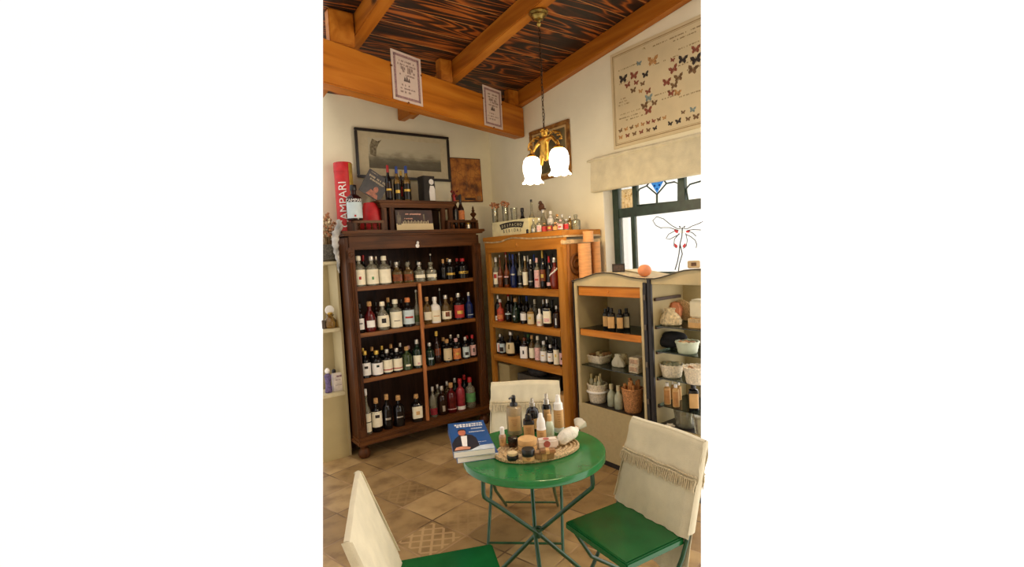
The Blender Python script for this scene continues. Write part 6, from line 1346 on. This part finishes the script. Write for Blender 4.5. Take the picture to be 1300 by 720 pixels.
# ------------------------------------------------------------------ folding chairs with cloth covers
def chair(label, clabel, o, ang, wd=.40, fringe=True, drop=.42, hang=.40, D=.37, TZ_=.805, thin=1.):
    t = thing('folding_chair', label, 'chair', o, ang, 'green folding chairs')
    hw = wd/2; ZSt = .45; TX = -.118*(TZ_-.45)/.355
    g = G(); t_ = .016; g.box((.002, -hw+.004, ZSt-t_), (D, hw-.004, ZSt), bev=.007)
    g.box((.002, -hw+.002, ZSt-.03), (.016, hw-.002, ZSt-.004), bev=.005); g.box((D-.012, -hw+.002, ZSt-.032), (D+.002, hw-.002, ZSt-.002), bev=.005)
    for s in (-1, 1): g.box((.004, s*(hw-.012), ZSt-.03), (D, s*hw, ZSt-.002), bev=.005)
    g.obj('seat', green_d, t)
    for s in (-1, 1):
        y = s*(hw+.009)
        g = G(); g.tube([(TX, s*(hw-.03), TZ_-.012), (TX*.55, s*(hw-.012), .635), (-.004, y, ZSt), (.03, y, ZSt-.07), (D*.98, y, .006)], .0085, 10); g.obj('leg', tubegreen, t, smooth=True)
        y2 = s*(hw-.028)
        g = G(); g.tube([(D-.02, y2, ZSt-.03), (.20, y2, .27), (-.16, y2, .006)], .0085, 10); g.obj('leg', tubegreen, t, smooth=True)
    g = G(); g.tube([(TX, -hw+.03, TZ_-.012), (TX-.002, -hw+.038, TZ_-.002), (TX-.002, hw-.038, TZ_-.002), (TX, hw-.03, TZ_-.012)], .0085, 8)
    for z in (.56, .69): x = TX*(z-ZSt)/(TZ_-ZSt); g.tube([(x, -hw+.01, z), (x-.008, 0, z), (x, hw-.01, z)], .008, 8)
    g.obj('backrest', tubegreen, t, smooth=True)
    for x, yy, z in ((D*.90, hw+.009, .045), (-.14, hw-.028, .035)): g = G(); g.tube([(x, -yy, z), (x, yy, z)], .0065, 8); g.obj('stretcher', tubegreen, t, smooth=True)
    # cotton cover folded over the back: a sleeve open at the foot, with a shorter fringed flap
    c = thing('chair_cover', clabel, 'cover', o, ang, 'cotton chair covers')
    TZc = TZ_+.012
    def xb(z): return TX*(z-ZSt)/(TZ_-ZSt)
    def sheet(z0, gap, flare, ph, front):
        def fn(u, v):          # u across, v from front foot over the top to the back foot
            y = lin(-1, 1, u); k = abs(v-.5)*2; sgn = 1 if v < .5 else -1
            z = lin(TZc, z0[0] if sgn > 0 else z0[1], max(0, (k-.06)/.94)); 
            if k < .06: z = TZc+.0
            wv = .004*math.sin(y*9+ph)+.003*math.sin(y*23+ph*2)
            xo = gap*min(1, k/.06)*sgn+wv*k*sgn+flare*k*k*sgn
            zz = z-(.010*(1-math.sqrt(max(0, 1-min(1, k/.06)**2))) if k < .06 else .010)+.004*math.sin(y*3+ph)*(1-k)
            return (xb(z)+xo, y*(hw+.014+.010*k+.004*math.sin(v*20)), zz)
        return fn
    g = G(); g.grid(sheet((ZSt+.012, ZSt-.03-hang*.3), .0155*(.8 if thin < 1 else 1), .004, 1., True), 30, 48, .0025); g.obj('sleeve', cloth, c, smooth=True)
    for s in (-1, 1):
        g = G(); g.grid(lambda u, v: (xb(lin(TZc-.003, ZSt+.02, v))+lin(-.0155, .0155, u)*(1+.3*v), s*(hw+.0150+.010*v+.004*math.sin(u*PI)), lin(TZc-.003-.006*abs(2*u-1), ZSt+.02, v)), 4, 16, .002); g.obj('side_seam', cloth, c, smooth=True)
    if fringe:
        zf = TZc-drop*(TZc-ZSt)
        g = G(); g.grid(sheet((zf, zf), .0200, .003, 1., True), 30, 24, .0025); fl = g.obj('flap', cloth, c, smooth=True)
        g = G()
        for sgn in (1, -1):
            n = 44
            for i in range(n+1):
                y = lin(-1, 1, i/n)*(hw+.02); x = xb(zf)+sgn*(.0245+.003+.004*math.sin(y/hw*9+1.)); l = .030+.010*abs(math.sin(i*.6))
                g.tube([(x, y, zf+.006), (xb(zf-l*.6)+sgn*.029+random.uniform(-.002, .002), y+random.uniform(-.003, .003), zf-l*.6), (xb(zf-l)+sgn*.028, y+random.uniform(-.004, .004), zf-l)], [.0042, .0036, .0015], 5)
            for dz in (.006, .018): g.tube([(xb(zf+dz)+sgn*(.0250+.003+.004*math.sin(y*9+1.)), y*(hw+.02), zf+dz+.0022*(i % 2)) for i, y in enumerate([lin(-1, 1, q/60) for q in range(61)])], .0042, 5)
        g.obj('fringe', lace, fl, smooth=True)
    return t
chair('green folding chair at right front of table, seat turned to the table', 'cream cotton cover with fringed flap on the right front chair', CHR[0], CHR[1], wd=.375, D=.31)
chair('green folding chair at lower left, seen from behind its covered back', 'cream cotton cover on lower left chair, seen nearly edge on', CHL[0], CHL[1], wd=.47, fringe=False, TZ_=.805, thin=.6)
chair('green folding chair behind table, only legs and covered back showing', 'cream cotton cover on the chair behind table', CHB[0], CHB[1], wd=.385, drop=.36)

# ------------------------------------------------------------------ hanging lamp
Lx, Ly = 2.222, 2.56; Lz = roof(Ly)-.135
zf0 = z_at(163, Lx, Ly); zs1 = z_at(196, Lx, Ly)
t = thing('pendant_lamp', 'gilt cherub pendant lamp with two lit white tulip shades hanging by chain', 'lamp', (Lx, Ly, Lz))
g = G(); g.lathe([(0, 0), (.062, 0), (.064, -.006), (.05, -.016), (.052, -.024), (.034, -.036), (.030, -.046), (.012, -.054), (.010, -.066), (.016, -.074), (.008, -.09), (0, -.094)], seg=28); g.obj('ceiling_rose', brass, t, smooth=True)
zc1 = zf0-Lz
g = G(); z = -.09; k = 0
while z > zc1+.012:
    m = Matrix.Translation((0, 0, z-.015)) @ Matrix.Rotation(PI/2*(k % 2)+.3, 4, 'Z')
    g.tube([m @ Vector((.006*math.cos(q*PI/5), 0, .015*math.sin(q*PI/5))) for q in range(10)], .0019, 5, closed=True); z -= .0235; k += 1
g.obj('chain', chainm, t, smooth=True)
g = G(); pts = [(.007+.004*math.sin(i*1.3), .004*math.cos(i*1.1), lin(-.09, zc1-.01, i/24)) for i in range(25)]; pts[20] = (.018, .006, pts[20][2]); g.tube(pts, .0017, 5); g.obj('flex_cord', blackp, t, smooth=True)
dv = Vector((_fw[0], _fw[1], 0)).normalized(); lv = Vector((_rt[0], _rt[1], 0)).normalized()
S1 = onz(680.5, 215, 0); 
sh = [(-lv*.082+dv*.13), (lv*.076-dv*.13)]
zsc = [z_at(233, Lx+sh[0].x, Ly+sh[0].y)-Lz, z_at(222, Lx+sh[1].x, Ly+sh[1].y)-Lz]
zst = [z_at(198, Lx+sh[0].x, Ly+sh[0].y)-Lz, z_at(186.5, Lx+sh[1].x, Ly+sh[1].y)-Lz]
# gilded winged child: torso, head, arms stretched to the two lamp sockets, wings
tz = zc1
vs = [(0, 0, -.115), (0, 0, -.075), (0, 0, -.045), (0, 0, -.03), (0, 0, -.012)]
def skin(name, V, E_, Rr, m, parent, sub=2):
    me = bpy.data.meshes.new(name); me.from_pydata([tuple(v) for v in V], E_, []); o = bpy.data.objects.new(name, me); COL.objects.link(o)
    sm = o.modifiers.new('skin', 'SKIN'); sm.use_smooth_shade = True
    for i, r in enumerate(Rr): me.skin_vertices[0].data[i].radius = (r, r); me.skin_vertices[0].data[i].use_root = (i == 0)
    ss = o.modifiers.new('sub', 'SUBSURF'); ss.levels = sub; ss.render_levels = sub
    dg = bpy.context.evaluated_depsgraph_get(); me2 = bpy.data.meshes.new_from_object(o.evaluated_get(dg)); bpy.data.objects.remove(o); me2.name = name
    for p_ in me2.polygons: p_.use_smooth = True
    me2.materials.clear(); me2.materials.append(m)
    o = bpy.data.objects.new(name, me2); COL.objects.link(o); o.parent = parent; return o
s0, s1 = sh
cz = tz-.085
V = [(0, 0, cz-.055), (0, 0, cz-.02), (0, 0, cz+.012), (0, 0, cz+.024), (0, 0, cz+.045),
     tuple(s0*.30+Vector((0, 0, cz+.008))), tuple(s0*.6+Vector((0, 0, cz-.01))), tuple(s0*.9+Vector((0, 0, lin(cz, zst[0], .7)))),
     tuple(s1*.30+Vector((0, 0, cz+.012))), tuple(s1*.6+Vector((0, 0, cz+.01))), tuple(s1*.9+Vector((0, 0, lin(cz, zst[1], .6)))),
     tuple(s0*.18+Vector((0, 0, cz-.085))), tuple(s0*.26+Vector((0, 0, cz-.125))), tuple(s0*.30+Vector((0, 0, cz-.15))), tuple(s1*.12+Vector((0, 0, cz-.09))), tuple(s1*.05+Vector((0, 0, cz-.13)))]
E_ = [(0, 1), (1, 2), (2, 3), (3, 4), (2, 5), (5, 6), (6, 7), (2, 8), (8, 9), (9, 10), (0, 11), (11, 12), (12, 13), (0, 14), (14, 15)]
skin('gilt_figure', V, E_, [.032, .030, .026, .013, .025, .016, .012, .009, .016, .012, .009, .021, .015, .010, .021, .014], gold, t)
g = G()
for s_, e_ in ((1, s0), (-1, s1)):
    g.tube([e_*.2+Vector((0, 0, cz+.02)), e_*.7+Vector((0, 0, cz+.045)), e_*1.15+Vector((0, 0, cz+.02)), e_*1.25+Vector((0, 0, cz-.01)), e_*1.1+Vector((0, 0, cz-.015))], [.008, .007, .006, .005, .004], 8)
    for q in range(5): g.ball(e_*(.5+.17*q)+Vector((0, 0, cz+.045-.004*q*q)), .013, 1, 1, .5, 1)
g.ball((0, 0, cz+.052), .025, .95, .95, 1.1, 3); g.ball(Vector((0, 0, cz+.05))-dv*.024, .006, sub=2)
for q in range(9): g.ball((.02*math.cos(q*.7), .02*math.sin(q*.7), cz+.066+.006*(q % 2)), .010, sub=1)
g.obj('gilt_scrolls', gold, t, smooth=True)
for k in range(2):
    e = Vector((sh[k].x, sh[k].y, 0)); zt, zb_ = zst[k], zsc[k]; Hs = zt-zb_
    g = G(); g.tube([e*.85+Vector((0, 0, zt+.03)), e*.95+Vector((0, 0, zt+.04)), e*1.0+Vector((0, 0, zt+.022)), e+Vector((0, 0, zt+.004))], [.006, .007, .008, .012], 10); g.lathe([(0, -.012), (.026, -.012), (.03, -.004), (.022, .008), (.012, .014), (0, .014)], tuple(e+Vector((0, 0, zt))), seg=18, wob=lambda th, q: 1+.12*abs(math.sin(th*4))); g.obj('lamp_socket', gold, t, smooth=True)
    g = G(); R = .062
    prof = [(.016, zt-.004), (.026, zt-.008), (R*.66, zt-.07*Hs), (R*.88, zt-.17*Hs), (R*1.0, zt-.36*Hs), (R*1.0, zt-.56*Hs), (R*.86, zt-.76*Hs), (R*.81, zt-.82*Hs), (R*.98, zt-.90*Hs), (R*1.14, zt-.95*Hs)]
    g.lathe(prof+[(r-.004, z+.001) for r, z in prof[::-1]], tuple(e), seg=48, close=False, wob=lambda th, q: 1+((.06*abs(math.sin(th*4))) if 6 < q < 13 else .025*math.sin(th*8)))
    for v in g.bm.verts:
        if v.co.z < zt-.86*Hs: v.co.z -= .05*Hs*abs(math.sin(math.atan2(v.co.y-e.y, v.co.x-e.x)*4))
    g.obj('lamp_shade', SHADE, t, smooth=True)
    g = G(); g.ball(tuple(e+Vector((0, 0, zt-.5*Hs))), .026, 1, 1, 1.3); g.obj('bulb', EMIT('bulb_glow', (255, 226, 180), 30), t, smooth=True)
    ld = bpy.data.lights.new('lamp_light', 'POINT'); ld.energy = LAMP; ld.color = (1., .74, .42); ld.shadow_soft_size = .05
    lo = bpy.data.objects.new('lamp_light', ld); COL.objects.link(lo); lo.location = (Lx+e.x, Ly+e.y, Lz+zb_-.02)

# ------------------------------------------------------------------ unseen room shell behind the viewer, added to hold back sky light
def rear(g):
    gm = list(g.bm.verts)+list(g.bm.edges)+list(g.bm.faces)
    bmesh.ops.bisect_plane(g.bm, geom=gm, plane_co=Vector(_C)-Vector(_fw)*.15, plane_no=Vector(_fw), clear_outer=True); return g
if REAR:  # right side left out so the brighter sky lights the room from there
    g = G(); g.box((-2.6, -2.2, -.06), (XW+.2, 2.5, -.001)); struct(rear(g).obj('unseen_floor_rear', floor_mat()))
    g = G(); g.box((-2.6, -2.4, 0), (XW+.2, -2.2, 3.9)); struct(rear(g).obj('unseen_wall_front', plaster))
    g = G(); g.box((-2.8, -2.2, 0), (-2.6, 3.0, 3.9)); struct(rear(g).obj('unseen_wall_left', plaster))
    g = G(); g.prism([(-2.8, -2.4, roof(-2.4)), (-2.8, 3.0, roof(3.0)), (-2.8, 3.0, roof(3.0)+.06), (-2.8, -2.4, roof(-2.4)+.06)], (XW+3.0, 0, 0)); struct(rear(g).obj('unseen_ceiling_rear', pine_r))
# ------------------------------------------------------------------ daylight
w = bpy.data.worlds.new('overcast'); SC.world = w; w.use_nodes = True
bg = w.node_tree.nodes['Background']; bg.inputs['Color'].default_value = (*WCOL, 1)
wt = w.node_tree; tcw = wt.nodes.new('ShaderNodeTexCoord'); dp = wt.nodes.new('ShaderNodeVectorMath'); dp.operation = 'DOT_PRODUCT'; dp.inputs[1].default_value = WDIR
wt.links.new(tcw.outputs['Generated'], dp.inputs[0]); mrw = wt.nodes.new('ShaderNodeMapRange'); mrw.inputs['From Min'].default_value = -.2; mrw.inputs['From Max'].default_value = 1.; mrw.inputs['To Min'].default_value = 1.; mrw.inputs['To Max'].default_value = WMAX
wt.links.new(dp.outputs['Value'], mrw.inputs['Value']); wt.links.new(mrw.outputs[0], bg.inputs['Strength'])   # the brighter side of an overcast sky
vs_ = SC.view_settings; vs_.view_transform = 'Standard'; vs_.look = 'None'; vs_.exposure = EXPO; vs_.gamma = 1; vs_.use_curve_mapping = False
SC.cycles.max_bounces = 8; SC.cycles.transparent_max_bounces = 24
